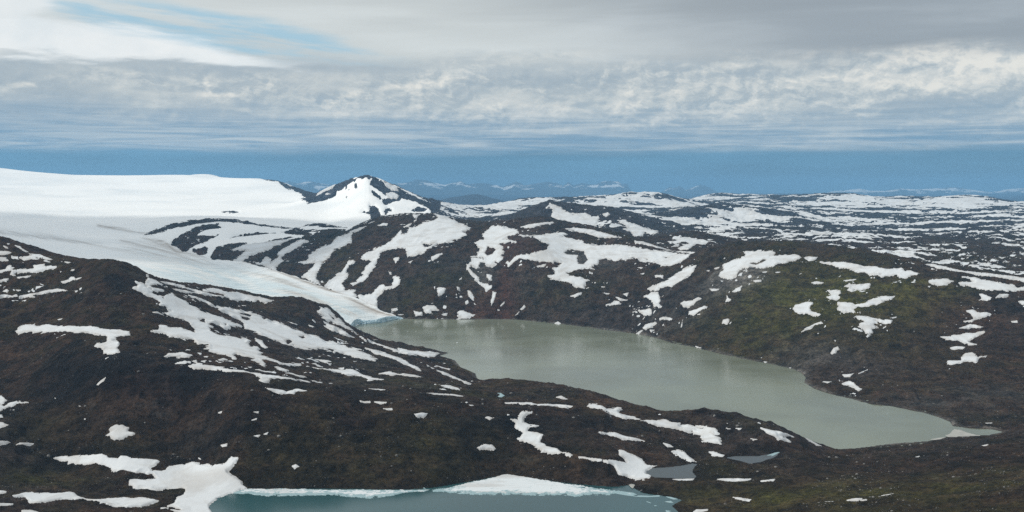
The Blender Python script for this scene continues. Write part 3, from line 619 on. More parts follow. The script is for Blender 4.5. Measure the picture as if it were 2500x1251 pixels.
TARN = '''1577,1150 1590,1143 1610,1142 1660,1138 1690,1132 1702,1134 1694,1143 1690,1152 1700,1165 1690,1169 1600,1167 1588,1163 1577,1157'''
TARN2 = '''1770,1118 1800,1113 1850,1114 1885,1107 1905,1103 1895,1115 1860,1128 1830,1133 1800,1125'''
POND = '''1172,963 1200,960 1222,960 1231,966 1222,971 1200,972 1185,968'''
ICE_SHEET = '''560,1204 600,1194 700,1194 800,1196 990,1197 1050,1196 1035,1200 990,1203 950,1212 905,1218 860,1214 800,1209 740,1211 650,1212 600,1206'''
ICE_SHEET2 = '''1055,1197 1100,1190 1140,1180 1200,1167 1235,1158 1290,1166 1350,1176 1420,1187 1480,1195 1540,1204 1500,1208 1440,1209 1405,1213 1390,1210 1330,1211 1250,1208 1190,1210 1120,1206 1060,1201'''

# ================================================================ numeric tools
rng = np.random.default_rng(7)
_P = rng.permutation(65536).astype(np.int64)


def _h(ix, iy, s):
    return _P[(ix * 73 + _P[(iy * 151 + s * 977) & 65535]) & 65535]


def perlin(x, y, seed=0):
    ix = np.floor(x).astype(np.int64)
    iy = np.floor(y).astype(np.int64)
    fx = x - ix
    fy = y - iy
    ux = fx * fx * fx * (fx * (fx * 6 - 15) + 10)
    uy = fy * fy * fy * (fy * (fy * 6 - 15) + 10)

    def g(a, b, dx_, dy_):
        t = _h(a, b, seed) * (2 * math.pi / 65536)
        return np.cos(t) * dx_ + np.sin(t) * dy_
    a = g(ix, iy, fx, fy)
    b = g(ix + 1, iy, fx - 1, fy)
    c = g(ix, iy + 1, fx, fy - 1)
    e = g(ix + 1, iy + 1, fx - 1, fy - 1)
    return (a + (b - a) * ux + (c - a) * uy + (a - b - c + e) * ux * uy) * 1.5


def fbm(x, y, wl, octv=4, gain=0.5, seed=0, ridged=False):
    s = np.zeros_like(x)
    amp = 1.0
    tot = 0.0
    for o in range(octv):
        n = perlin(x / wl + 13.7 * o, y / wl - 7.3 * o, seed + o)
        if ridged:
            n = 1 - 2 * np.abs(n)
            n = n * 0.9 - 0.44
        s += n * amp
        tot += amp
        amp *= gain
        wl *= 0.5
    return s / tot


def sst(x, lo, hi):
    t = np.clip((x - lo) / (hi - lo), 0, 1)
    return t * t * (3 - 2 * t)


def pts(s):
    return np.array([[float(c) for c in p.split(',')] for p in s.split()])


def poly_sd(px, py, poly):
    """signed distance, positive inside"""
    best = np.full(px.shape, 1e18)
    inside = np.zeros(px.shape, bool)
    n = len(poly)
    for i in range(n):
        x0, y0 = poly[i]
        x1, y1 = poly[(i + 1) % n]
        ex, ey = x1 - x0, y1 - y0
        L = ex * ex + ey * ey + 1e-12
        t = np.clip(((px - x0) * ex + (py - y0) * ey) / L, 0, 1)
        dd = (px - x0 - t * ex) ** 2 + (py - y0 - t * ey) ** 2
        best = np.minimum(best, dd)
        if y0 != y1:
            cond = ((y0 > py) != (y1 > py)) & (px < (x1 - x0) * (py - y0) / (y1 - y0) + x0)
            inside ^= cond
    r = np.sqrt(best)
    return np.where(inside, r, -r)


def world_poly(s, z):
    p = pts(s)
    Y = (HC - z) * F / (p[:, 1] - V0)
    return np.stack([(p[:, 0] - U0) / F * Y, Y], 1)


# ---------------------------------------------------------------- the ground as heights over (bearing, distance)
P = []


def reading(tok):
    a = tok.split(',')
    u, v = float(a[0]), float(a[1])
    w = (v - V0) / F
    if a[2][0] == 'z':
        z = float(a[2][1:])
        Y = (HC - z) / w
    else:
        Y = float(a[2])
        z = HC - Y * w
    return u, Y, z


for tok in GROUND.split():
    P.append(reading(tok))
for line in LINES.strip().splitlines():
    L = [reading(t) for t in line.split()]
    if L[0][0] == 0:
        L = [(-250, L[0][1], L[0][2])] + L
    if L[-1][0] == 2500:
        L = L + [(2750, L[-1][1], L[-1][2])]
    for (a, b) in zip(L[:-1], L[1:]):
        n = max(1, int(abs(b[0] - a[0]) // 28))
        for k in range(n):
            t = k / n
            u = a[0] + (b[0] - a[0]) * t
            Y = math.exp(math.log(a[1]) * (1 - t) + math.log(b[1]) * t)
            va = (HC - a[2]) / a[1]
            vb = (HC - b[2]) / b[1]
            P.append((u, Y, HC - Y * (va * (1 - t) + vb * t)))
    P.append(L[-1])
for tok in HIDDEN.split():
    a = tok.split(',')
    P.append((float(a[0]), float(a[1]), float(a[2])))
P = np.array(P)
KY = 14.0
q = np.stack([P[:, 0] / 100, np.log(P[:, 1]) * KY], 1)
keep = []
seen = set()
for i, (a, b) in enumerate(q):
    k = (round(a * 8), round(b * 25))
    if k not in seen:
        seen.add(k)
        keep.append(i)
q = q[keep]
zv = P[keep, 2]
N = len(q)
R = -np.sqrt(((q[:, None, :] - q[None, :, :]) ** 2).sum(-1) + 0.02)
A = np.zeros((N + 3, N + 3))
A[:N, :N] = R + np.eye(N) * 0.03
A[:N, N] = 1
A[:N, N + 1:] = q
A[N, :N] = 1
A[N + 1:, :N] = q.T
sol = np.linalg.solve(A, np.concatenate([zv, np.zeros(3)]))

ucols = np.concatenate([np.arange(-640, -40, 14.0), np.arange(-40, 2540, 2.0), np.arange(2540, 3160, 14.0)])
lY = np.concatenate([
    np.log(np.geomspace(260, 1450, 36)[:-1]),
    np.arange(math.log(1450), math.log(7600), 0.0024),
    np.arange(math.log(7600), math.log(20000), 0.0045),
    np.arange(math.log(20000), math.log(99000), 0.013)])
nu, ny = len(ucols), len(lY)
# coarse evaluation, then bilinear refinement
cu = np.concatenate([np.arange(-640, 3161, 10.0)])
cy = np.arange(lY[0] - 0.01, lY[-1] + 0.02, 0.008)
GU, GY = np.meshgrid(cu / 100, cy * KY, indexing='ij')
flat = np.stack([GU.ravel(), GY.ravel()], 1)
out = np.empty(len(flat))
for s in range(0, len(flat), 8000):
    b = flat[s:s + 8000]
    r = -np.sqrt((b[:, 0:1] - q[None, :, 0]) ** 2 + (b[:, 1:2] - q[None, :, 1]) ** 2 + 0.02)
    out[s:s + 8000] = r @ sol[:N] + sol[N] + b @ sol[N + 1:]
coarse = out.reshape(GU.shape)
fu = (ucols - cu[0]) / 10.0
iu = np.clip(fu.astype(int), 0, len(cu) - 2)
tu = (fu - iu)[:, None]
fy_ = (lY - cy[0]) / 0.008
iy_ = np.clip(fy_.astype(int), 0, len(cy) - 2)
ty = (fy_ - iy_)[None, :]
g = coarse
S = (g[np.ix_(iu, iy_)] * (1 - tu) * (1 - ty) + g[np.ix_(iu + 1, iy_)] * tu * (1 - ty)
     + g[np.ix_(iu, iy_ + 1)] * (1 - tu) * ty + g[np.ix_(iu + 1, iy_ + 1)] * tu * ty)
Yv = np.exp(lY)
U = np.repeat(ucols[:, None], ny, 1)
Y = np.repeat(Yv[None, :], nu, 0)
X = (U - U0) / F * Y
# beyond what is seen the land sinks to the sea
far = sst(Y, 34000, 40000)
S = S * (1 - far) + (-20) * far
# ground near the viewer's own mountain
nearw = sst(Y, 1500, 900)
S = S * (1 - nearw) + np.maximum(S, 40 + (900 - np.minimum(Y, 900)) * 0.42) * nearw

# ---------------------------------------------------------------- ice limits
V = V0 + F * (HC - S) / Y
MASSIF = np.interp(ucols, [-700, 0, 380, 600, 790, 860, 900], [4300, 4300, 4350, 4500, 4450, 4500, 4600])[:, None]
ice = poly_sd(U, V, pts(ICEFIELD))
ice = np.where((Y > MASSIF) & (Y < 17500), ice, -50.0)
# ground that lies hidden inside the ice stays ice
rowmax = np.maximum.accumulate(np.where(ice > 0, 1, 0), axis=1)
hid = (Y > MASSIF) & (Y < 13300) & (U < 330) & (V > 575)
jag = fbm(X, Y, 60, 4, 0.6, 11) * 2.4
rock_in_ice = np.full(U.shape, -50.0)
for s in ICEROCKS.strip().splitlines():
    pl = pts(s)
    bx = (U > pl[:, 0].min() - 12) & (U < pl[:, 0].max() + 12) & (V > pl[:, 1].min() - 12) & (V < pl[:, 1].max() + 12) & (Y > 5600) & (Y < 17500)
    rr = np.full(U.shape, -50.0)
    rr[bx] = poly_sd(U[bx], V[bx], pl)
    rock_in_ice = np.maximum(rock_in_ice, rr)
icew = np.where(hid, 40.0, ice)
ice_sd = np.minimum(icew, -(rock_in_ice + jag * sst(rock_in_ice, -20, 0)))
tongue = poly_sd(U, V, pts(TONGUE))

# ---------------------------------------------------------------- relief
on_ice = sst(ice_sd, -6, 6)
a_mid = np.interp(Yv, [0, 1500, 4000, 7000, 8500, 12000, 20000, 70000], [3, 4, 6, 9, 16, 24, 30, 0])[None, :]
relief = fbm(X, Y, 420, 3, 0.5, 1) * a_mid
hills = fbm(X, Y, 1500, 4, 0.55, 21, ridged=True) * np.interp(Yv, [0, 6500, 9500, 14000, 20000], [0, 0, 34, 34, 30])[None, :] * (U > 1050) * (1 - 0.7 * sst(Y, 10500, 12500) * sst(U, 1780, 1680))
gul = fbm(X, Y, 150, 4, 0.55, 5, ridged=True) * np.interp(Yv, [0, 1500, 6000, 9000, 20000], [6.0, 7.5, 11.0, 12.0, 14.0])[None, :]
wx_ = X + fbm(X, Y, 600, 2, 0.5, 15) * 160
wy_ = Y + fbm(X, Y, 600, 2, 0.5, 17) * 160
chute = fbm(wx_ * 0.95 - wy_ * 0.30, (wx_ * 0.3 + wy_ * 0.95) * 0.24, 120, 4, 0.55, 19, ridged=True)
chute = chute * np.interp(Yv, [0, 1500, 3000, 4800, 7000, 9500, 14000, 20000], [5, 7, 10, 18, 18, 14, 8, 0])[None, :]
# under the large snowfields the ground is smoother
soft = np.zeros(U.shape)
for line in SNOW.strip().splitlines():
    pl = pts(line.split('|')[1])
    ar = 0.5 * abs(np.dot(pl[:, 0], np.roll(pl[:, 1], 1)) - np.dot(pl[:, 1], np.roll(pl[:, 0], 1)))
    if ar < 500:
        continue
    bx = (U > pl[:, 0].min()) & (U < pl[:, 0].max()) & (V > pl[:, 1].min()) & (V < pl[:, 1].max())
    if bx.any():
        soft[bx] = np.maximum(soft[bx], sst(poly_sd(U[bx], V[bx], pl), -1, 7))
swell = (fbm(X, Y, 1100, 3, 0.5, 33) * 9 + fbm(X, Y, 380, 3, 0.5, 35) * 2.2) * on_ice * sst(Y, 5600, 7600) * sst(Y, 12500, 10500)
S1 = S + (relief + hills + (gul * 0.6 + chute) * (1 - 0.75 * soft)) * (1 - on_ice) + swell
# ledges: bands of rock where the slope breaks into steps
lh = 18.0
lt = (S1 + fbm(X, Y, 260, 3, 0.5, 25) * 14) / lh
lt = lt - np.floor(lt)
lm = sst(fbm(X, Y, 340, 3, 0.5, 27), -0.1, 0.35) * (1 - on_ice) * (Y < 16000) * (1 - soft)
S1 = S1 + lh * (sst(lt, 0.35, 0.95) - lt) * 0.8 * lm
# big lake and its small neighbours
BL = world_poly(LAKE, 0.0)
SL = world_poly(SMALL_LAKE, 40.0)
T1 = world_poly(TARN, 46.0)
T2 = world_poly(TARN2, 52.0)
PD = world_poly(POND, 96.0)


def lake_sd(pl, pad=160):
    r = np.full(U.shape, -1e3)
    bx = (X > pl[:, 0].min() - pad) & (X < pl[:, 0].max() + pad) & (Y > pl[:, 1].min() - pad) & (Y < pl[:, 1].max() + pad)
    r[bx] = poly_sd(X[bx], Y[bx], pl)
    return r


wavy = fbm(X, Y, 45, 3, 0.5, 31) * 3.0
lakes = []
for pl, lvl, name in ((BL, 0.0, 'lake'), (SL, 40.0, 'small_lake'), (T1, 46.0, 'tarn'), (T2, 52.0, 'upper_tarn')):
    sd = lake_sd(pl) + wavy * (0.5 if lvl < 45 else 0.15)
    lakes.append((sd, lvl, name))
Wet = np.zeros(U.shape, bool)
front = sst(tongue, -2, 1) * (Y > 4600) * (U > 845)
shore = np.zeros(U.shape)
for sd, lvl, name in lakes:
    out_ = sd <= 0
    near = sd > -150
    lo = lvl + 0.5 + np.minimum(-sd, 150) * 0.035
    hi_ = lvl + 0.8 + (-sd) * (0.42 if lvl < 45 else 0.2)
    z2 = np.clip(S1, lo, np.where(front > 0.5, 1e4, hi_))
    blend = sst(sd, -150, -60) if lvl < 45 else sst(sd, -60, -15)
    S1 = np.where(near & out_, S1 * (1 - blend) + z2 * blend, S1)
    S1 = np.where(~out_, lvl - 0.6 - np.minimum(sd * 0.12, 9), S1)
    Wet |= ~out_
    shore = np.maximum(shore, sst(sd, -26, -2) * out_)

# what the eye can see of it
V = V0 + F * (HC - S1) / Y
cm = np.minimum.accumulate(V, axis=1)
prev = np.concatenate([np.full((nu, 1), 1e9), cm[:, :-1]], 1)
vis = V <= prev + 0.6
vis2 = vis.copy()
for k in range(1, 6):
    vis2[:, k:] |= vis[:, :-k]
    vis2[:, :-k] |= vis[:, k:]


def locate(u, v):
    """the ground point seen at a reading"""
    i = int(np.argmin(np.abs(ucols - u)))
    j = np.where(cm[i] <= v)[0]
    j = j[0] if len(j) else ny - 1
    return X[i, j], Y[i, j], S1[i, j], i, j


# ---------------------------------------------------------------- snow
edge = fbm(X, Y, 26, 4, 0.6, 41)
edge2 = fbm(X, Y, 110, 3, 0.55, 45)
patches = []
taken = np.full(U.shape, -30.0)
for line in SNOW.strip().splitlines():
    parts = line.split('|')
    label = parts[0]
    pl = pts(parts[1])
    u0, v0 = pl.min(0)
    u1, v1 = pl.max(0)
    area = 0.5 * abs(np.dot(pl[:, 0], np.roll(pl[:, 1], 1)) - np.dot(pl[:, 1], np.roll(pl[:, 0], 1)))
    i0 = max(0, np.searchsorted(ucols, u0 - 8) - 1)
    i1 = min(nu, np.searchsorted(ucols, u1 + 8) + 1)
    sl = (slice(i0, i1), slice(0, ny))
    u_, v_, y_ = U[sl], V[sl], Y[sl]
    bx = (v_ > v0 - 7) & (v_ < v1 + 7) & vis2[sl] & ~Wet[sl]
    hit = (u_ >= u0 - 1) & (u_ <= u1 + 1) & (v_ >= v0 - 2) & (v_ <= v1 + 2) & vis[sl] & ~Wet[sl]
    if hit.sum() == 0:
        continue
    hi_i = np.where(hit)
    inn = poly_sd(u_[hi_i], v_[hi_i], pl) > -0.8
    if inn.sum() > 2:
        hit = np.zeros_like(hit)
        hit[hi_i[0][inn], hi_i[1][inn]] = True
    rows = np.unique(np.where(hit)[1])
    # keep the distance band that holds most of it
    cuts = np.where(np.diff(lY[rows]) > 0.035)[0]
    groups = np.split(rows, cuts + 1)
    cnt = [hit[:, gr].sum() for gr in groups]
    best = int(np.argmax(cnt))
    gr = groups[best]
    for g_, c_n in zip(groups, cnt):
        mid = lY[int(np.median(g_))]
        if c_n > 0.12 * cnt[best] and Yv[gr.min()] > 5200 and abs(mid - lY[int(np.median(gr))]) < 0.16:
            gr = np.union1d(gr, g_)
    j0, j1 = max(0, gr.min() - 8), min(ny, gr.max() + 9)
    patches.append(dict(label=label, pl=pl, holes=[pts(h) for h in parts[2:]], area=area, i=(i0, i1), j=(j0, j1)))

# plateau snow beyond the lake's right bank, too broken up to count
YB = np.interp(ucols, [1000, 1075, 1150, 1240, 1330, 1480, 1560, 1700, 1800, 2000, 2200, 2350, 2500, 3200],
               [8900, 8900, 7300, 8100, 8100, 7000, 6300, 6050, 5650, 5450, 5150, 4950, 4750, 4750])[:, None]
zone = (Y > YB) & (Y < 20500) & (U > 1075) & ~((U < 1330) & (Y > 12800))
nm = fbm(X, Y, 430, 5, 0.64, 61) * 1.05 + fbm(X * 0.6, Y, 150, 4, 0.7, 63) * 0.38 * sst(Y, 10500, 12500) * sst(U, 1780, 1680) + 0.30 * fbm(X, Y, 1500, 2, 0.5, 67)
lap = np.zeros_like(S1)
k = 9
lap[:, k:-k] = (S1[:, :-2 * k] + S1[:, 2 * k:] - 2 * S1[:, k:-k])
cover = np.full(U.shape, -0.15)
cover += 0.10 * sst(Y, 7000, 9500)
cover += 0.22 * sst(Y, 10300, 11500) * sst(U, 1800, 1650)           # pale dome
cover += 0.10 * sst(Y, 11500, 14000) * sst(U, 1800, 1900)
cover += 0.22 * sst(Y, 8900, 9300) * sst(U, 1310, 1230)
cover += 0.32 * np.exp(-((U - 2360) / 90) ** 2) * sst(Y, 11500, 13500)
cover += 0.14 * np.exp(-((U - 2110) / 70) ** 2) * sst(Y, 11500, 13500)
cover += 0.10 * np.exp(-((U - 1780) / 90) ** 2 - ((Y - 9000) / 700) ** 2)
cover -= 0.16 * np.exp(-((U - 1690) / 60) ** 2 - ((Y - 6800) / 700) ** 2)
cover -= 0.35 * np.exp(-((U - 1400) / 170) ** 2 - ((Y - 7900) / 600) ** 2)
cover -= 0.12 * np.exp(-((U - 2450) / 150) ** 2 - ((Y - 6000) / 900) ** 2)
cover += np.clip(lap * 0.05, -0.17, 0.17)
pl_sd = (nm + cover) * 16
pl_sd = np.where(zone, pl_sd, -30.0)

micro = (fbm(X, Y, 34, 4, 0.68, 71) * 4.0 + fbm(X, Y, 75, 4, 0.6, 75, ridged=True) * 3.4)
microamp = np.interp(Yv, [0, 1500, 6000, 12000, 30000], [0.9, 0.9, 1.5, 2.0, 0.0])[None, :]


def eval_patch(p, u_, y_, v_, x_):
    sd = poly_sd(u_, v_, p['pl'])
    amp = min(2.6, 0.25 + max(0.0, float(sd.max())) * 0.17)
    e1 = fbm(x_, y_, 26, 4, 0.62, 41)
    e2 = fbm(x_, y_, 95, 3, 0.55, 45)
    e3 = fbm(x_, y_, 15, 3, 0.7, 43, ridged=True)
    sd = sd + (e1 * 2.2 + e2 * 1.2 - np.maximum(e3 - 0.35, 0) * 2.5) * amp
    e4 = fbm(x_, y_, 9, 3, 0.7, 55) + 0.4 * e2
    sd = sd - 5.0 * sst(e4, 0.34, 0.50) * sst(sd, 7.0, 1.0) * min(1.0, p['area'] / 500.0)
    for h in p['holes']:
        sd = np.minimum(sd, -poly_sd(u_, v_, h) - e1 * 1.5)
    return sd


for p in patches:
    (i0, i1), (j0, j1) = p['i'], p['j']
    sl = (slice(i0, i1), slice(j0, j1))
    sd = eval_patch(p, U[sl], Y[sl], V[sl], X[sl])
    ok = vis2[sl] & ~Wet[sl]
    p['sd'] = np.where(ok, sd, -9.0)
    if p['area'] > 110:
        p['sd'][~ok] = -9.0
    taken[sl] = np.maximum(taken[sl], p['sd'])
allsnow = np.maximum(np.maximum(taken, ice_sd), pl_sd)
shoref = np.zeros(U.shape)
for sd, lvl, name in lakes:
    shoref = np.maximum(shoref, sst(sd, -30, 0))
T = S1 + micro * microamp * (1 - 0.93 * sst(allsnow, -1.2, 0.8)) * (1 - 0.8 * shoref) * (~Wet) - 1.8 * sst(allsnow, 0.0, 1.5) * (~Wet)
T = np.where(Wet, S1, np.maximum(T, np.where(shoref > 0, S1 * 0 - 99, -99)))

# ================================================================ mesh makers


def link(ob, label=None, cat=None, group=None, kind=None, parent=None):
    C.objects.link(ob)
    if label:
        ob['label'] = label
    if cat:
        ob['category'] = cat
    if group:
        ob['group'] = group
    if kind:
        ob['kind'] = kind
    if parent:
        ob.parent = parent
    return ob


def mesh_from(name, co, faces, mat, smooth=True):
    me = bpy.data.meshes.new(name)
    nv, nf = len(co), len(faces)
    me.vertices.add(nv)
    me.vertices.foreach_set('co', np.asarray(co, np.float32).ravel())
    k_ = faces.shape[1]
    me.loops.add(nf * k_)
    me.loops.foreach_set('vertex_index', faces.astype(np.int32).ravel())
    me.polygons.add(nf)
    me.polygons.foreach_set('loop_start', np.arange(0, nf * k_, k_, dtype=np.int32))
    me.polygons.foreach_set('loop_total', np.full(nf, k_, np.int32))
    if smooth:
        me.polygons.foreach_set('use_smooth', np.ones(nf, bool))
    me.update(calc_edges=True)
    me.validate()
    if mat:
        me.materials.append(mat)
    return me


def grid_mesh(name, x_, y_, z_, cell, mat, attrs=None, smooth=True):
    """cells (boolean) of a regular patch of vertices become one mesh"""
    a, b = x_.shape
    idx = np.arange(a * b).reshape(a, b)
    i_, j_ = np.where(cell)
    f = np.stack([idx[i_, j_], idx[i_ + 1, j_], idx[i_ + 1, j_ + 1], idx[i_, j_ + 1]], 1)
    used = np.unique(f)
    remap = np.full(a * b, -1)
    remap[used] = np.arange(len(used))
    f = remap[f]
    co = np.stack([x_.ravel()[used], y_.ravel()[used], z_.ravel()[used]], 1)
    me = mesh_from(name, co, f, mat, smooth)
    if attrs:
        for k_, v_ in attrs.items():
            if v_.ndim == 3:
                at = me.attributes.new(k_, 'FLOAT_COLOR', 'POINT')
                cc = np.ones((len(used), 4), np.float32)
                cc[:, :3] = v_.reshape(-1, 3)[used]
                at.data.foreach_set('color', cc.ravel())
            else:
                at = me.attributes.new(k_, 'FLOAT', 'POINT')
                at.data.foreach_set('value', v_.ravel()[used].astype(np.float32))
    return bpy.data.objects.new(name, me)


def cells_any(m):
    return m[:-1, :-1] | m[1:, :-1] | m[:-1, 1:] | m[1:, 1:]


def cells_all(m):
    return m[:-1, :-1] & m[1:, :-1] & m[:-1, 1:] & m[1:, 1:]


# ================================================================ materials
def new_mat(name):
    m = bpy.data.materials.new(name)
    m.use_nodes = True
    t = NT(m.node_tree)
    t.n.clear()
    o = t.node('ShaderNodeOutputMaterial')
    b = t.node('ShaderNodeBsdfPrincipled')
    t.l.new(b.outputs[0], o.inputs[0])
    return m, t, b


def bump(t, b, h, strength, dist):
    bn = t.node('ShaderNodeBump')
    bn.inputs['Strength'].default_value = strength
    bn.inputs['Distance'].default_value = dist
    t.l.new(h, bn.inputs['Height'])
    t.l.new(bn.outputs[0], b.inputs['Normal'])


# rock, moss and heath
m_ground, t, b = new_mat('mountain_ground')
pos = t.node('ShaderNodeNewGeometry').outputs['Position']
basec = t.attr('tint').outputs['Color']
n_s = t.noise(pos, 1 / 12.0, 7, 0.78)
n_m = t.noise(pos, 1 / 55.0, 5, 0.62, 0.4)
stones = t.noise(pos, 1 / 4.0, 3, 0.7)
f1 = t.ss(n_s, 0.32, 0.68, 0.28, 1.75)
f2 = t.ss(n_m, 0.3, 0.7, 0.45, 1.65)
fm = t.m('MULTIPLY', f1, f2)
colr = t.vm('MULTIPLY', basec, t.xyz(fm, fm, fm))
colr = t.mix(t.ss(stones, 0.66, 0.74, 0.0, 0.5), colr, (0.17, 0.155, 0.145))
t.l.new(colr, b.inputs['Base Color'])
b.inputs['Roughness'].default_value = 0.95
b.inputs['Specular IOR Level'].default_value = 0.12
hb = t.m('ADD', t.noise(pos, 1 / 22.0, 7, 0.7), t.m('MULTIPLY', n_s, 0.3))
bump(t, b, hb, 1.0, 14.0)

# old summer snow
m_snow, t, b = new_mat('summer_snow')
pos = t.node('ShaderNodeNewGeometry').outputs['Position']
dirt = t.noise(pos, 1 / 130.0, 5, 0.6, 1.2)
fine = t.noise(pos, 1 / 14.0, 4, 0.6)
c_ = t.mix(t.ss(dirt, 0.43, 0.68, 0.0, 0.6), (0.645, 0.67, 0.68), (0.44, 0.42, 0.39))
c_ = t.mix(t.ss(fine, 0.3, 0.8, 0.0, 0.22), c_, (0.62, 0.64, 0.65))
thin = t.attr('thin').outputs['Fac']
c_ = t.mix(t.m('MULTIPLY', thin, t.ss(fine, 0.35, 0.6, 0.15, 0.55)), c_, (0.40, 0.37, 0.335))
t.l.new(c_, b.inputs['Base Color'])
b.inputs['Roughness'].default_value = 0.8
b.inputs['Specular IOR Level'].default_value = 0.2
bump(t, b, t.noise(pos, 1 / 60.0, 5, 0.6), 0.3, 4.0)

# ice sheet and tongue
m_ice, t, b = new_mat('glacier_ice')
pos = t.node('ShaderNodeNewGeometry').outputs['Position']
tg = t.attr('tongue').outputs['Fac']
ml = t.attr('dirt').outputs['Fac']
x_, y_, z_ = t.sep(pos)
rot = math.radians(44)
al = t.m('ADD', t.m('MULTIPLY', x_, math.cos(rot)), t.m('MULTIPLY', y_, -math.sin(rot)))   # along the flow
ac = t.m('ADD', t.m('MULTIPLY', x_, math.sin(rot)), t.m('MULTIPLY', y_, math.cos(rot)))    # across it
streak = t.noise(t.xyz(t.m('MULTIPLY', al, 1 / 700.0), t.m('MULTIPLY', ac, 1 / 75.0), 0.0), 1.0, 6, 0.6, 0.5)
trans = t.noise(t.xyz(t.m('MULTIPLY', al, 1 / 22.0), t.m('MULTIPLY', ac, 1 / 160.0), 3.0), 1.0, 5, 0.65, 0.4)
broad = t.noise(pos, 1 / 900.0, 5, 0.55, 0.8)
neve = t.mix(t.ss(broad, 0.42, 0.75), (0.90, 0.905, 0.885), (0.76, 0.79, 0.795))
icec = t.mix(t.ss(streak, 0.40, 0.62), (0.61, 0.69, 0.705), (0.76, 0.755, 0.72))
icec = t.mix(t.ss(trans, 0.46, 0.62, 0.0, 0.75), icec, (0.40, 0.50, 0.535))
cc = t.mix(tg, neve, icec)
dm = t.m('MULTIPLY', ml, t.ss(t.m('ADD', t.m('MULTIPLY', streak, 0.7), t.m('MULTIPLY', trans, 0.3)), 0.40, 0.62))
cc = t.mix(dm, cc, (0.33, 0.29, 0.245))
t.l.new(cc, b.inputs['Base Color'])
b.inputs['Roughness'].default_value = 0.7
b.inputs['Specular IOR Level'].default_value = 0.25
hh = t.m('ADD', t.m('MULTIPLY', trans, tg), t.m('MULTIPLY', t.noise(pos, 1 / 260.0, 5, 0.55), 0.5))
bump(t, b, hh, 0.5, 12.0)

m_cliff, t, b = new_mat('glacier_front_ice')
pos = t.node('ShaderNodeNewGeometry').outputs['Position']
x_, y_, z_ = t.sep(pos)
vv = t.noise(t.xyz(t.m('MULTIPLY', x_, 1 / 7.0), t.m('MULTIPLY', y_, 1 / 7.0), t.m('MULTIPLY', z_, 1 / 22.0)), 1.0, 5, 0.7, 0.6)
cc = t.mix(t.ss(vv, 0.38, 0.62), (0.22, 0.37, 0.45), (0.60, 0.72, 0.76))
t.l.new(cc, b.inputs['Base Color'])
b.inputs['Roughness'].default_value = 0.45
bump(t, b, vv, 0.8, 4.0)


def water_mat(name, base, rough, tint=None):
    m, t, b = new_mat(name)
    pos = t.node('ShaderNodeNewGeometry').outputs['Position']
    wn = t.noise(pos, 1 / 420.0, 4, 0.5, 0.6)
    c2 = tuple(c * 0.72 for c in base)
    t.l.new(t.mix(t.ss(wn, 0.3, 0.7), base, c2), b.inputs['Base Color'])
    x_, y_, z_ = t.sep(pos)
    wind = t.noise(t.xyz(t.m('MULTIPLY', x_, 1 / 260.0), t.m('MULTIPLY', y_, 1 / 200.0), 0.0), 1.0, 5, 0.55)
    t.l.new(t.ss(wind, 0.35, 0.65, rough * 0.75, rough * 1.3), b.inputs['Roughness'])
    b.inputs['IOR'].default_value = 1.33
    rip = t.noise(pos, 1 / 5.0, 3, 0.6)
    bump(t, b, rip, 0.08, 0.15)
    return m


m_lake = water_mat('silty_lake_water', (0.202, 0.225, 0.162), 0.15)
m_small = water_mat('clear_lake_water', (0.026, 0.082, 0.088), 0.12)

m_tarn = water_mat('tarn_water', (0.045, 0.055, 0.055), 0.14)

m_float, t, b = new_mat('floating_lake_ice')
pos = t.node('ShaderNodeNewGeometry').outputs['Position']
rim = t.attr('rim').outputs['Fac']
fl = t.noise(pos, 1 / 9.0, 5, 0.65, 0.5)
xf_, yf_, zf_ = t.sep(pos)
band = t.noise(t.xyz(t.m('MULTIPLY', xf_, 1 / 160.0), t.m('MULTIPLY', yf_, 1 / 28.0), 0.0), 1.0, 5, 0.6, 0.5)
fc = t.mix(t.ss(band, 0.48, 0.66, 0.0, 0.65), (0.66, 0.70, 0.71), (0.47, 0.455, 0.43))
cc = t.mix(t.ss(t.m('ADD', fl, t.m('MULTIPLY', rim, 0.32)), 0.58, 0.72), fc, (0.27, 0.39, 0.41))
t.l.new(cc, b.inputs['Base Color'])
b.inputs['Roughness'].default_value = 0.6
bump(t, b, fl, 0.4, 0.8)

# ================================================================ ground colours, with some haze and cloud shade painted in
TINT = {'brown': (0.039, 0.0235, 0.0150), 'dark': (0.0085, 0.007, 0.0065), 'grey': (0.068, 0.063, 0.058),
        'green': (0.066, 0.063, 0.014), 'moss': (0.030, 0.025, 0.0085), 'red': (0.056, 0.025, 0.018),
        'slate': (0.027, 0.0255, 0.026), 'pale': (0.20, 0.185, 0.165), 'blue': (0.036, 0.048, 0.068)}  # blue: haze of distance put into the rock colour


def tcol(k):
    return np.array(TINT[k])


w1 = fbm(X, Y, 700, 4, 0.55, 81)
w2 = fbm(X, Y, 160, 4, 0.6, 85)
w3 = fbm(X, Y, 60, 4, 0.6, 87)
col = np.zeros(U.shape + (3,)) + tcol('brown')


def blend(col, w, k):
    w = np.clip(w, 0, 1)[..., None]
    return col * (1 - w) + tcol(k) * w


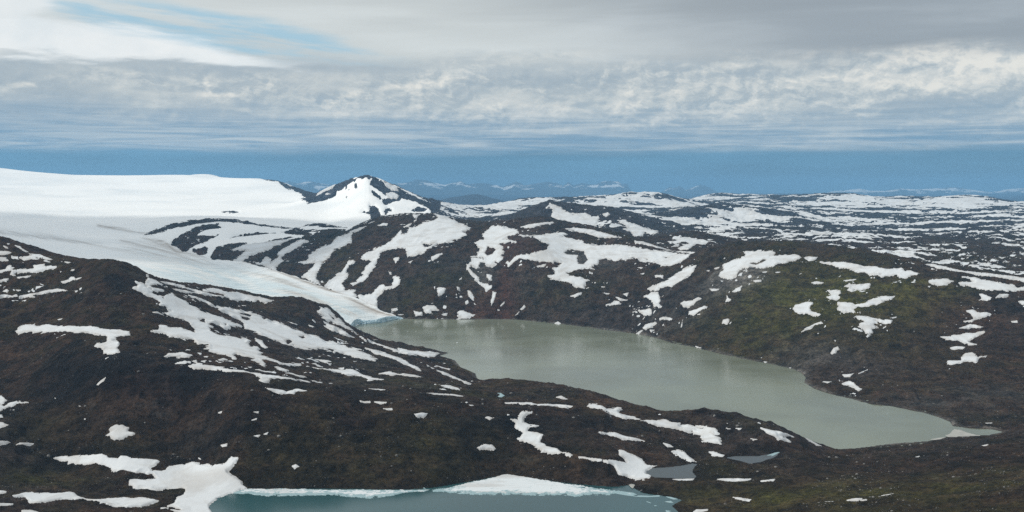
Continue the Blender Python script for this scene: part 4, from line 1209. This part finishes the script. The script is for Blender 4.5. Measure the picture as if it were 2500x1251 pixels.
col = blend(col, sst(w1 + w2 * 0.5, -0.1, 0.5) * 0.6, 'slate')
col = blend(col, sst(w2 + w3 * 0.5, 0.0, 0.5) * 0.75, 'dark')
col = blend(col, sst(-w1 + w3 * 0.7, 0.05, 0.5) * 0.6, 'moss')
col = blend(col, sst(-w2 + w3, 0.35, 0.75) * 0.35, 'grey')
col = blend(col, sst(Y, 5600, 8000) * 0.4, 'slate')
col = blend(col, sst(Y, 6300, 9500) * 0.85 * (1 - sst(w2, 0.1, 0.5) * 0.5), 'blue')  # bluing by distance haze, painted into the far rock
gX = np.gradient(S1, axis=0) / np.maximum(np.gradient(X, axis=0), 1e-3)
gY = np.gradient(S1, axis=1) / np.gradient(Y, axis=1)
slope = np.sqrt(gX ** 2 + gY ** 2)
steep = sst(slope, 0.45, 0.95)
col = blend(col, steep * 0.5 * sst(w3, -0.35, 0.35), 'grey')
col = blend(col, (1 - sst(slope, 0.08, 0.3)) * 0.45 * sst(w2, -0.4, 0.3), 'moss')
BLOBS = [
    (2030, 700, 110, 260, 'green', .85), (1960, 730, 120, 240, 'green', .6), (2180, 760, 90, 130, 'green', .7), (2250, 710, 110, 110, 'green', .6),
    (1880, 790, 160, 330, 'green', .4), (1720, 830, 120, 200, 'moss', .6), (2130, 830, 170, 200, 'moss', .5), (2250, 870, 200, 260, 'moss', .35),
    (120, 1040, 110, 70, 'moss', .9), (120, 1175, 90, 50, 'green', .45), (300, 1085, 160, 60, 'moss', .6), (700, 1080, 90, 45, 'moss', .7),
    (640, 1160, 120, 50, 'moss', .5), (960, 1080, 200, 90, 'moss', .8), (1010, 1150, 120, 60, 'moss', .7), (1060, 1060, 60, 60, 'green', .35),
    (1180, 1060, 60, 50, 'moss', .8), (1300, 1140, 150, 40, 'moss', .55), (1000, 938, 160, 100, 'moss', .7), (690, 945, 90, 40, 'green', .3),
    (1150, 905, 50, 80, 'green', .3), (1130, 960, 140, 40, 'moss', .6),
    (1950, 1200, 300, 70, 'green', .42), (2300, 1190, 300, 70, 'green', .38), (1760, 1140, 100, 40, 'moss', .7), (1880, 1235, 160, 40, 'green', .4),
    (2420, 1110, 150, 80, 'red', .25), (2000, 1240, 500, 60, 'moss', .4), (2450, 1240, 200, 60, 'moss', .5),
    (1235, 700, 22, 260, 'red', .75), (1335, 640, 60, 90, 'red', .6), (1260, 590, 60, 160, 'red', .55), (1180, 770, 60, 90, 'red', .4),
    (760, 640, 50, 120, 'red', .5), (1210, 740, 40, 120, 'red', .4), (480, 620, 50, 120, 'red', .35), (860, 600, 50, 130, 'red', .4),
    (300, 1000, 420, 200, 'dark', .45), (750, 1020, 380, 160, 'dark', .5), (1200, 1080, 260, 160, 'dark', .4), (2200, 1150, 500, 140, 'dark', .3), (150, 880, 300, 130, 'dark', .5),  # broad dark ovals paint cloud shade onto the near slopes
    (330, 950, 160, 70, 'red', .22), (800, 985, 200, 60, 'red', .15),
    (1790, 672, 55, 110, 'pale', .75), (1770, 690, 50, 70, 'grey', .8), (1830, 660, 40, 70, 'pale', .6), (1180, 665, 30, 120, 'grey', .8), (1430, 640, 35, 100, 'grey', .85),
    (1400, 615, 35, 60, 'grey', .85), (1470, 640, 50, 80, 'grey', .7), (1300, 575, 50, 90, 'grey', .5), (1290, 680, 40, 80, 'grey', .4),
    (1650, 780, 90, 130, 'grey', .3), (2020, 880, 130, 90, 'grey', .45), (2230, 985, 130, 60, 'grey', .55), (2410, 960, 100, 100, 'grey', .3),
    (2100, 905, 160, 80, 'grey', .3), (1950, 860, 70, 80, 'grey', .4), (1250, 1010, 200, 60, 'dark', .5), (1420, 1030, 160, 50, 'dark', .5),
    (255, 890, 170, 80, 'dark', .8), (500, 925, 130, 40, 'dark', .8), (270, 690, 110, 120, 'dark', .6), (900, 965, 160, 28, 'dark', .6),  # shadow in the gully and under the left crest painted dark
    (650, 780, 150, 250, 'slate', .3), (900, 930, 250, 80, 'grey', .2), (1650, 700, 60, 130, 'slate', .6),
    (1000, 730, 60, 140, 'moss', .6), (820, 640, 60, 220, 'moss', .5), (1400, 690, 100, 160, 'moss', .5), (1080, 670, 90, 140, 'moss', .5),
    (1850, 605, 200, 150, 'moss', .5), (2100, 640, 200, 150, 'moss', .6), (620, 650, 140, 60, 'moss', .5),
    (2330, 790, 130, 200, 'red', .25), (2200, 900, 300, 200, 'red', .15),
]
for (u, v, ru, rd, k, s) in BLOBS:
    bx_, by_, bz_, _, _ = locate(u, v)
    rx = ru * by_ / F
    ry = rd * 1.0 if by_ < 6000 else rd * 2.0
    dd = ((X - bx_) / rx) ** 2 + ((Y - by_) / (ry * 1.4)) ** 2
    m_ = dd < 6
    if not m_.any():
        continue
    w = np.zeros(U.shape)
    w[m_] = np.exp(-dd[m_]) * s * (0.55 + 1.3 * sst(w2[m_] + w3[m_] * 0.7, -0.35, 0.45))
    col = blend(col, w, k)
col = blend(col, shore * 0.6 * (Y > 2400), 'grey')
col = blend(col, shore ** 3 * 0.55 * (Y > 2400) * sst(w2, -0.3, 0.3), 'pale')
col = blend(col, shore * 0.5 * (Y <= 2400), 'dark')
col = blend(col, sst(Y, 19000, 23000), 'blue')  # farthest ground wholly in the painted haze blue

# ================================================================ the setting
full = np.ones((nu - 1, ny - 1), bool)
# mountains further back stand on their own sheet
split = np.interp(ucols, [-700, 0, 600, 800, 870, 905, 1100, 1240, 2500, 3200], [4300, 4300, 4450, 4450, 4480, 4450, 4200, 3600, 2700, 2700])
jsp = np.searchsorted(Yv, split)
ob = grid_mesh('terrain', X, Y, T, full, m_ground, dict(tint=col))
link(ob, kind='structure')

gl = ice_sd + fbm(X, Y, 50, 3, 0.5, 47) * 0.8
gz = S1 + np.clip(gl * 0.9, -5, 3.0)
gz = np.where(Wet, S1, gz)
crev = fbm(X * math.cos(rot) - Y * math.sin(rot), (X * math.sin(rot) + Y * math.cos(rot)) * 0.3, 40, 3, 0.6, 49, ridged=True)
frontz = sst(tongue, 0, 10) * sst(V, 735, 775) * (U > 780)
gz = gz + np.where(gl > 0, (crev - 0.1) * (1.6 * sst(tongue, 0, 30) * sst(V, 620, 700) + 4.0 * frontz), 0)
gcell = cells_any((gl > -1.5) & ~Wet) & cells_all(Y < 17500) & cells_all(Y > MASSIF + 0 * Y)
gcell &= ~cells_any(Wet & (gl < -3))
tg_ = sst(tongue, -10, 40) * sst(U * 0.5 + V, 720, 900)
# medial and side moraine dust
dirt = np.zeros(U.shape)
for s, wdt, am in (('0,568 120,582 250,600 420,628 560,652 700,672', 7, .5), ('240,552 300,562 352,574', 4, .8), ('352,574 400,592 430,616 520,634 620,646 690,668 760,693 850,728 920,762 985,781', 5, .9),
                   ('352,578 420,608 520,640 640,668 720,700 800,752', 8, .6), ('300,590 400,612 500,630', 9, .5), ('650,690 720,716 770,742', 8, .45), ('800,730 880,752 950,776', 7, .5), ('820,760 880,772 920,776', 5, .5),
                   ('740,600 830,600 900,590', 5, 0.0)):
    L = pts(s)
    dmin = np.full(U.shape, 1e9)
    for (a, b_) in zip(L[:-1], L[1:]):
        ex, ey = b_ - a
        tt = np.clip(((U - a[0]) * ex + (V - a[1]) * ey) / (ex * ex + ey * ey), 0, 1)
        dmin = np.minimum(dmin, (U - a[0] - tt * ex) ** 2 + (V - a[1] - tt * ey) ** 2)
    dirt = np.maximum(dirt, am * np.exp(-dmin / wdt ** 2) * 1.2)
ob = grid_mesh('glacier', X, Y, gz, gcell, m_ice, dict(tongue=tg_, dirt=dirt))
glacier = link(ob, kind='structure')
glacier['label'] = 'white ice sheet whose blue-streaked tongue ends in a cliff in the grey-green lake'

# the ice cliff standing in the lake
cl = pts('852,801 860,799 866,797 872,794 878,792 888,791.5 900,791 918,790 933,788 948,784 966,780 985,779')
ct = pts('852,796 858,790 864,782 870,780 878,782 888,784 900,783 912,782.5 925,779 936,775.5 950,773.5 966,774 985,777.5')
nn = 260
tt = np.linspace(0, 1, nn)
ub = np.interp(tt, np.linspace(0, 1, len(cl)), cl[:, 0])
vb = np.interp(tt, np.linspace(0, 1, len(cl)), cl[:, 1])
vt = np.interp(ub, ct[:, 0], ct[:, 1])
Yb = HC * F / (vb - V0)
Xb = (ub - U0) / F * Yb
top = HC - (vt - V0) * (Yb + 6) / F
lev = np.linspace(0, 1, 12)
cx = np.zeros((nn, 15))
cy_ = np.zeros((nn, 15))
cz = np.zeros((nn, 15))
for k_ in range(15):
    f_ = (k_ - 1) / 11.0 if k_ < 13 else 1.0
    back = -7 + 9 * max(0, f_) ** 1.5 + (0 if k_ < 13 else (k_ - 12) * 22)
    zz = np.where(k_ == 0, -4.0, top * min(1, max(0, f_)) + (0 if k_ < 13 else -1.0 * (k_ - 12)))
    zj = perlin(Xb / 5.0, np.full(nn, k_ * 0.5), 3) * 2.4 + perlin(Xb / 14.0, np.full(nn, k_ * 0.25), 4) * 4.0
    cx[:, k_] = Xb
    cy_[:, k_] = Yb + back + zj * (1 if k_ < 13 else 0.3)
    cz[:, k_] = zz + (perlin(Xb / 6.0, np.full(nn, 1.5), 5) * 2.0 if k_ > 8 else 0)
ob = grid_mesh('ice_cliff', cx, cy_, cz, np.ones((nn - 1, 14), bool), m_cliff, smooth=False)
link(ob, parent=glacier)

# water
for sd, lvl, name in lakes:
    cell = cells_any(sd > (-14 if lvl < 45 else -9))
    if name == 'lake':
        cell = cells_any(sd > -30)
    ob = grid_mesh(name, X, Y, np.full(U.shape, lvl), cell, m_lake if name == 'lake' else m_small if lvl < 45 else m_tarn)
    link(ob, kind='structure')

# plateau snow
pcell = cells_any(pl_sd > -1.2) & cells_all(zone)
psz = S1 + np.clip(pl_sd * 1.2, -4, 2.5)
ob = grid_mesh('snow_cover', X, Y, psz, pcell, m_snow)
link(ob, kind='stuff')
ob['label'] = 'broken streaks of snow covering the distant dark plateau and pale domes'

# ================================================================ individual snow patches
fz = None


def bil(arr, fu_, fy2):
    i_ = np.clip(np.floor(fu_).astype(int), 0, nu - 2)
    j_ = np.clip(np.floor(fy2).astype(int), 0, ny - 2)
    a_ = fu_ - i_
    b_ = fy2 - j_
    return arr[i_, j_] * (1 - a_) * (1 - b_) + arr[i_ + 1, j_] * a_ * (1 - b_) + arr[i_, j_ + 1] * (1 - a_) * b_ + arr[i_ + 1, j_ + 1] * a_ * b_


uidx = np.arange(nu, dtype=float)
yidx = np.arange(ny, dtype=float)
lab_count = {}
for p in patches:
    lab_count[p['label']] = lab_count.get(p['label'], 0) + 1
made = 0
for n_, p in enumerate(patches):
    (i0, i1), (j0, j1) = p['i'], p['j']
    rep = 2 if p['area'] > 400 else 3
    if p['area'] < 110:
        rep = 5
    us = np.linspace(i0, i1 - 1, (i1 - 1 - i0) * (1 if rep == 2 else 2 if rep == 3 else 3) + 1)
    js = np.linspace(j0, j1 - 1, (j1 - 1 - j0) * rep + 1)
    GI, GJ = np.meshgrid(us, js, indexing='ij')
    u_ = np.interp(GI, uidx, ucols)
    y_ = np.exp(np.interp(GJ, yidx, lY))
    x_ = (u_ - U0) / F * y_
    s_ = bil(S1, GI, GJ)
    for lsd, lvl, _n in lakes:
        if p['label'].startswith('great') or p['label'].startswith('forked') or 'avalanche' in p['label']:
            s_ = np.where(bil(np.clip(lsd, -50, 50), GI, GJ) > -3, np.maximum(s_, lvl + 0.1), s_)
    v_ = V0 + F * (HC - s_) / y_
    sd = eval_patch(p, u_, y_, v_, x_)
    vv = bil(vis2.astype(float), GI, GJ) > 0.3
    ww = bil(Wet.astype(float), GI, GJ) > 0.6
    if not (p['label'].startswith('great') or p['label'].startswith('forked') or 'avalanche' in p['label']):
        vv &= ~ww
    sd = np.where(vv, sd, -9)
    m2 = y_ / F
    hgt = np.clip(sd * m2 * 0.55, -3.0, 1.1 + 0.00012 * y_) + (0.02 * (n_ % 7))
    cell = cells_any(sd > -0.7) & cells_all(sd > -8)
    if cell.sum() < 3:
        continue
    ob = grid_mesh('snow_patch', x_, y_, s_ + hgt, cell, m_snow, dict(thin=sst(sd, 4.0, 0.0)))
    grp = 'snow patches lying on the mountain slopes'
    if lab_count[p['label']] > 1:
        grp = p['label'].split('|')[0]
    link(ob, label=p['label'], cat='snow patch', group=grp)
    made += 1
print('snow patches', made, 'of', len(patches), 'grid', nu, ny)

# small flecks of snow left round the bigger patches
fn = fbm(X * np.interp(U, [0, 900, 1300, 2500], [0.5, 0.5, 1, 1]), Y, 30, 4, 0.62, 57) + 0.45 * fbm(X, Y, 220, 2, 0.5, 59)
near_s = sst(allsnow, -26, -7) * sst(allsnow, -2.0, -4.0)
fl_sd = np.where((Y < 8200) & ~Wet & (Y > 2350) & (Y > np.interp(ucols, [0, 1100, 1300, 2500], [2350, 2300, 2250, 2600])[:, None]), (fn - 0.60 + 0.14 * near_s) * 14, -9.0)
fl_sd = np.where(near_s > 0.05, fl_sd, -9.0)
fcell = cells_any(fl_sd > -0.6) & cells_all(fl_sd > -8)
ob = grid_mesh('snow_flecks', X, Y, T + np.clip(fl_sd * 1.0, -1.5, 1.2) + 0.3, fcell, m_snow)
link(ob, kind='stuff')
ob['label'] = 'countless small flecks of old snow scattered between the larger patches'

# ================================================================ far mountains
m_far, t, b = new_mat('far_rock_and_snow')
sn = t.attr('snow').outputs['Fac']
t.l.new(t.mix(sn, (0.035, 0.04, 0.045), (0.75, 0.76, 0.76)), b.inputs['Base Color'])
b.inputs['Roughness'].default_value = 0.9


def far_range(name, s, Yc, zb, depth, jagm, seed, snowamt):
    L = pts(s)
    uu = np.arange(L[0, 0], L[-1, 0] + 1, 1.2)
    yy = np.linspace(Yc - depth, Yc + depth, 70)
    UU, YY = np.meshgrid(uu, yy, indexing='ij')
    XX = (UU - U0) / F * YY
    ct_ = np.interp(uu, L[:, 0], L[:, 1])
    crest = (HC + (V0 - ct_) / F * Yc)[:, None]
    ends = (np.clip((uu - uu[0]) / 25, 0, 1) * np.clip((uu[-1] - uu) / 25, 0, 1))[:, None]
    prof = np.clip(1 - np.abs(YY - Yc) / depth, 0, 1) ** 1.1
    rn = fbm(XX, YY, depth * 0.5, 5, 0.55, seed, ridged=True)
    zz = zb + (crest - zb) * prof * (1 - 0.35 * (1 - prof)) + (rn + 0.1) * jagm * (0.10 + prof * (1 - prof) * 2.5)
    zz = zb + (zz - zb) * (0.3 + 0.7 * ends)
    sn_ = sst(fbm(XX, YY, depth * 0.22, 4, 0.6, seed + 9) + np.minimum(0.75, (zz - zb) / (crest - zb + 1)) * 0.9 - 0.45 + snowamt, 0.0, 0.12)
    ob_ = grid_mesh(name, XX, YY, zz, np.ones((len(uu) - 1, len(yy) - 1), bool), m_far, dict(snow=sn_))
    link(ob_, kind='structure')


far_range('far_mountains', '640,470 690,446 705,441 725,447 745,444 760,443 790,449 830,452 900,452 950,449 985,446 1000,444 1015,438 1040,440 1060,446 1085,452 1105,447 1125,442 1140,450 1160,448 1180,446 1200,450 1230,456 1260,443 1280,452 1300,450 1335,444 1360,447 1375,453 1388,443 1400,452 1420,446 1440,450 1455,450 1470,444 1490,441 1510,443 1520,449 1530,447 1540,462 1560,470', 78000, 0, 7000, 420, 91, -0.28)
far_range('far_mountains', '1600,475 1625,462 1635,456 1645,459 1660,454 1675,464 1690,458 1710,451 1725,455 1740,462 1760,475 1790,480', 84000, 0, 5000, 180, 101, -0.4)
far_range('far_mountains', '1980,480 2030,468 2060,465 2100,461 2125,466 2160,466 2200,460 2240,463 2300,459 2330,457 2370,463 2420,470 2460,462 2500,459 2560,456 2650,475', 88000, 0, 5500, 180, 111, 0.0)

# ================================================================ ice on the water


def plate(name, s, lvl, thick, jag_, label, cat, group=None, mat=None, step=1.0, kind=None):
    pl = pts(s)
    u0, v0 = pl.min(0) - 3
    u1, v1 = pl.max(0) + 3
    stp = max(step, (u1 - u0) / 700)
    gu, gv = np.meshgrid(np.arange(u0, u1, stp), np.arange(v0, v1, min(0.5, (v1 - v0) / 12)), indexing='ij')
    yy = (HC - lvl) * F / (gv - V0)
    xx = (gu - U0) / F * yy
    sd = poly_sd(gu, gv, pl) + fbm(xx, yy, 22, 4, 0.65, 51) * jag_ + fbm(xx, yy, 5, 2, 0.6, 52) * jag_ * 0.4
    if jag_ > 2:
        low_side = sst(gv, v0 + 0.35 * (v1 - v0), v0 + 0.75 * (v1 - v0))
        sd = sd - 9.0 * sst(fbm(xx, yy, 14, 4, 0.7, 53), 0.05, 0.35) * sst(sd, 12, 1) * low_side
    zz = lvl + np.clip(sd * thick * 1.2, -0.5, thick)
    cell = cells_any(sd > -0.3)
    rim_ = sst(sd, 12, 0) * sst(gv, v1 - 34, v1 - 14)
    ob_ = grid_mesh(name, xx, yy, zz, cell[:, :], mat or m_float, dict(rim=rim_))
    # rows run towards the eye here: turn the faces up
    ob_.data.flip_normals()
    link(ob_, label=label, cat=cat, group=group, kind=kind)
    return ob_


plate('ice_sheet', ICE_SHEET, 40, 0.8, 2.6, 'long white sheet of rotting lake ice along the left shore of the small lake', 'lake ice')
plate('ice_sheet', ICE_SHEET2, 40, 0.8, 3.4, 'broad tapering sheet of brownish white lake ice in the bay of the small lake', 'lake ice')
FLOES = '''
long thin straight ice floe off the tip of the big ice sheet|1550,1213 1560,1210 1590,1211 1608,1209 1598,1207 1612,1210 1610,1213 1580,1214
feathery drift of ice trailing from the big ice sheet|1480,1200 1520,1200 1545,1203 1556,1208 1545,1209 1555,1213 1530,1210 1500,1205
small flat ice floe under the moor's shore|1560,1199 1580,1198 1586,1201 1568,1202
crooked ice floe near the small lake's right shore, upper one|1625,1212 1640,1214 1655,1219 1645,1220 1632,1216
crooked ice floe near the small lake's right shore, lower one|1622,1225 1638,1223 1645,1228 1635,1228
short ice sliver alone in open water|1578,1224 1590,1228 1588,1229 1580,1226
tiny oval ice floe alone in open water|1597,1234 1604,1234 1603,1236 1598,1236
pale ice scrap at the bottom edge near the right shore|1625,1246 1640,1248 1632,1251 1626,1250
thin ice splinter beside the gap in the ice sheets|1015,1189 1035,1190 1040,1194 1030,1192
'''
for line in FLOES.strip().splitlines():
    lb, s = line.split('|')
    plate('ice_floe', s, 40, 0.5, 0.3, lb, 'ice floe', 'ice floes drifting on the small lake', step=0.6)
plate('thin_ice', POND, 96.4, 0.4, 0.5, 'grey-white frozen pond lying on the bench by the low ridge', 'frozen pond')
plate('tarn_ice', '1870,1113 1885,1108 1895,1104 1906,1104 1897,1108 1890,1112 1880,1116 1885,1112', 52, 0.3, 0.4, 'broken white ice on the right end of the upper tarn', 'lake ice')
m_sand, t, b = new_mat('wet_sand')
pos = t.node('ShaderNodeNewGeometry').outputs['Position']
t.l.new(t.mix(t.noise(pos, 1 / 18.0, 5, 0.6), (0.20, 0.20, 0.18), (0.52, 0.51, 0.46)), b.inputs['Base Color'])
b.inputs['Roughness'].default_value = 0.6
plate('sandbank', '2306,1063 2318,1060 2330,1048 2345,1050 2360,1056 2385,1062 2410,1065 2380,1067 2340,1068 2320,1070', 0, 0.25, 1.5, None, None, mat=m_sand, kind='structure')
plate('sandbank', '2270,1073 2300,1068 2316,1067 2315,1072 2290,1076', 0, 0.2, 1.0, None, None, mat=m_sand, kind='structure')
plate('shallow_water', '1536,1184 1545,1176 1560,1170 1572,1163 1580,1166 1562,1174 1552,1184 1544,1192', 41.2, 0.3, 0.6, None, None, mat=m_sand, kind='structure')

# small icebergs on the big lake
import bmesh
BERGS = [(962.5, 803, 3.2, 'small white iceberg nearest the glacier front'), (995, 810.5, 2.6, 'greenish white iceberg right of the nearest one'),
         (1015.5, 810, 2.0, None), (1068, 807, 1.8, None), (1113, 811.5, 2.2, None), (1116.5, 838, 4.6, 'largest white iceberg alone on the grey-green lake'),
         (1108, 838.3, 1.8, None), (1107, 850, 1.6, None), (1283, 1066, 0, None)]
for (u, v, w_, lb) in BERGS:
    if w_ == 0:
        continue
    yy = HC * F / (v - V0)
    xx = (u - U0) / F * yy
    bm = bmesh.new()
    bmesh.ops.create_icosphere(bm, subdivisions=3, radius=1.0)
    sx = w_ * yy / F * 0.5
    for vt_ in bm.verts:
        c = vt_.co
        nse = float(perlin(np.array([c.x * 1.7 + u]), np.array([c.y * 1.7 + c.z * 2.1]), 8)[0])
        k_ = 1 + 0.55 * nse
        vt_.co = Vector((c.x * sx * k_, c.y * sx * 0.8 * k_, max(-0.25, c.z * 0.62 + 0.12) * sx * k_))
    me = bpy.data.meshes.new('iceberg')
    bm.to_mesh(me)
    bm.free()
    me.materials.append(m_float)
    at = me.attributes.new('rim', 'FLOAT', 'POINT')
    ob = bpy.data.objects.new('iceberg', me)
    ob.location = (xx, yy, 0)
    link(ob, label=lb or 'tiny white speck of floating ice on the upper lake', cat='iceberg', group='icebergs floating on the big lake' if lb else 'tiny specks of ice on the big lake')

# ================================================================ boulders
m_rock, t, b = new_mat('pale_boulder')
pos = t.node('ShaderNodeNewGeometry').outputs['Position']
t.l.new(t.mix(t.noise(pos, 1 / 30.0, 4, 0.7), (0.03, 0.028, 0.026), (0.30, 0.29, 0.27)), b.inputs['Base Color'])
b.inputs['Roughness'].default_value = 0.9
bm = bmesh.new()
bmesh.ops.create_icosphere(bm, subdivisions=1, radius=1.0)
bm.verts.ensure_lookup_table()
bv = np.array([v.co[:] for v in bm.verts])
bf = np.array([[v.index for v in f.verts] for f in bm.faces])
bm.free()
cand = np.where(vis & (Y > 1550) & (Y < 4200) & (U > -30) & (U < 2530) & ~Wet & (allsnow < -3) & (fbm(X, Y, 130, 3, 0.6, 95) > 0.05))
sel = rng.choice(len(cand[0]), 5200, replace=False)
ci, cj = cand[0][sel], cand[1][sel]
size = 0.45 + rng.pareto(2.6, len(sel)) * 0.55
size = np.minimum(size, 4.0)
vs, fs = [], []
for k_ in range(len(sel)):
    c = np.array([X[ci[k_], cj[k_]], Y[ci[k_], cj[k_]], T[ci[k_], cj[k_]]])
    sc3 = size[k_] * rng.uniform(0.7, 1.3, 3) * np.array([1, 1, 0.7])
    j_ = 1 + rng.normal(0, 0.14, (len(bv), 1))
    vs.append(bv * j_ * sc3 + c)
    fs.append(bf + k_ * len(bv))
me = mesh_from('boulders', np.concatenate(vs), np.concatenate(fs), m_rock, smooth=False)
ob = bpy.data.objects.new('boulders', me)
link(ob, kind='stuff')
ob['label'] = 'scattered pale boulders strewn over the dark slopes around both lakes'

# ================================================================ unseen cloud-shaped blocker, added to shade the lower icefield
m_blocker, t, b = new_mat('shade_blocker')
b.inputs['Base Color'].default_value = (0.85, 0.86, 0.87, 1)
b.inputs['Roughness'].default_value = 1.0
b.inputs['Specular IOR Level'].default_value = 0.0


def shade_blocker(gx, gy, rx, ry, z, seed):
    k = (z - 200) / SUN_DIR[2]
    cx_, cy2 = gx + SUN_DIR[0] * k, gy + SUN_DIR[1] * k
    bm = bmesh.new()
    bmesh.ops.create_icosphere(bm, subdivisions=5, radius=1.0)
    co = np.array([v.co[:] for v in bm.verts])
    n_ = fbm(co[:, 0] * 10 + seed, co[:, 1] * 10 + co[:, 2] * 3, 9.0, 4, 0.55, seed)
    n2_ = fbm(co[:, 0] * 10 + co[:, 2] * 7, co[:, 1] * 10 + seed, 3.0, 3, 0.55, seed + 5)
    k_ = (1 + 0.8 * n_ + 0.25 * n2_)[:, None]
    co = co * k_ * np.array([rx, ry, 260.0])
    co[:, 2] = np.where(co[:, 2] < 0, co[:, 2] * 0.35, co[:, 2])
    for v, c in zip(bm.verts, co):
        v.co = Vector(c)
    for f in bm.faces:
        f.smooth = True
    me = bpy.data.meshes.new('shade_blocker')
    bm.to_mesh(me)
    bm.free()
    me.materials.append(m_blocker)
    ob = bpy.data.objects.new('shade_blocker', me)
    ob.location = (cx_, cy2, z)
    link(ob, kind='structure')


shade_blocker(-2300, 6900, 1500, 1300, 2700, 33)

# ================================================================ haze
m_haze = bpy.data.materials.new('haze')
m_haze.use_nodes = True
t = NT(m_haze.node_tree)
t.n.clear()
o = t.node('ShaderNodeOutputMaterial')
pv = t.node('ShaderNodeVolumePrincipled')
pv.inputs['Color'].default_value = (0.27, 0.55, 0.84, 1)
pv.inputs['Density'].default_value = 1.9e-5
pv.inputs['Anisotropy'].default_value = 0.0
t.l.new(pv.outputs[0], o.inputs['Volume'])
bm = bmesh.new()
bmesh.ops.create_cube(bm, size=1.0)
for v in bm.verts:
    v.co = Vector((v.co.x * 180000, v.co.y * 105000 + 49000, -40 + (v.co.z + 0.5) * 1290))
me = bpy.data.meshes.new('haze')
bm.to_mesh(me)
bm.free()
me.materials.append(m_haze)
link(bpy.data.objects.new('haze', me), kind='stuff')
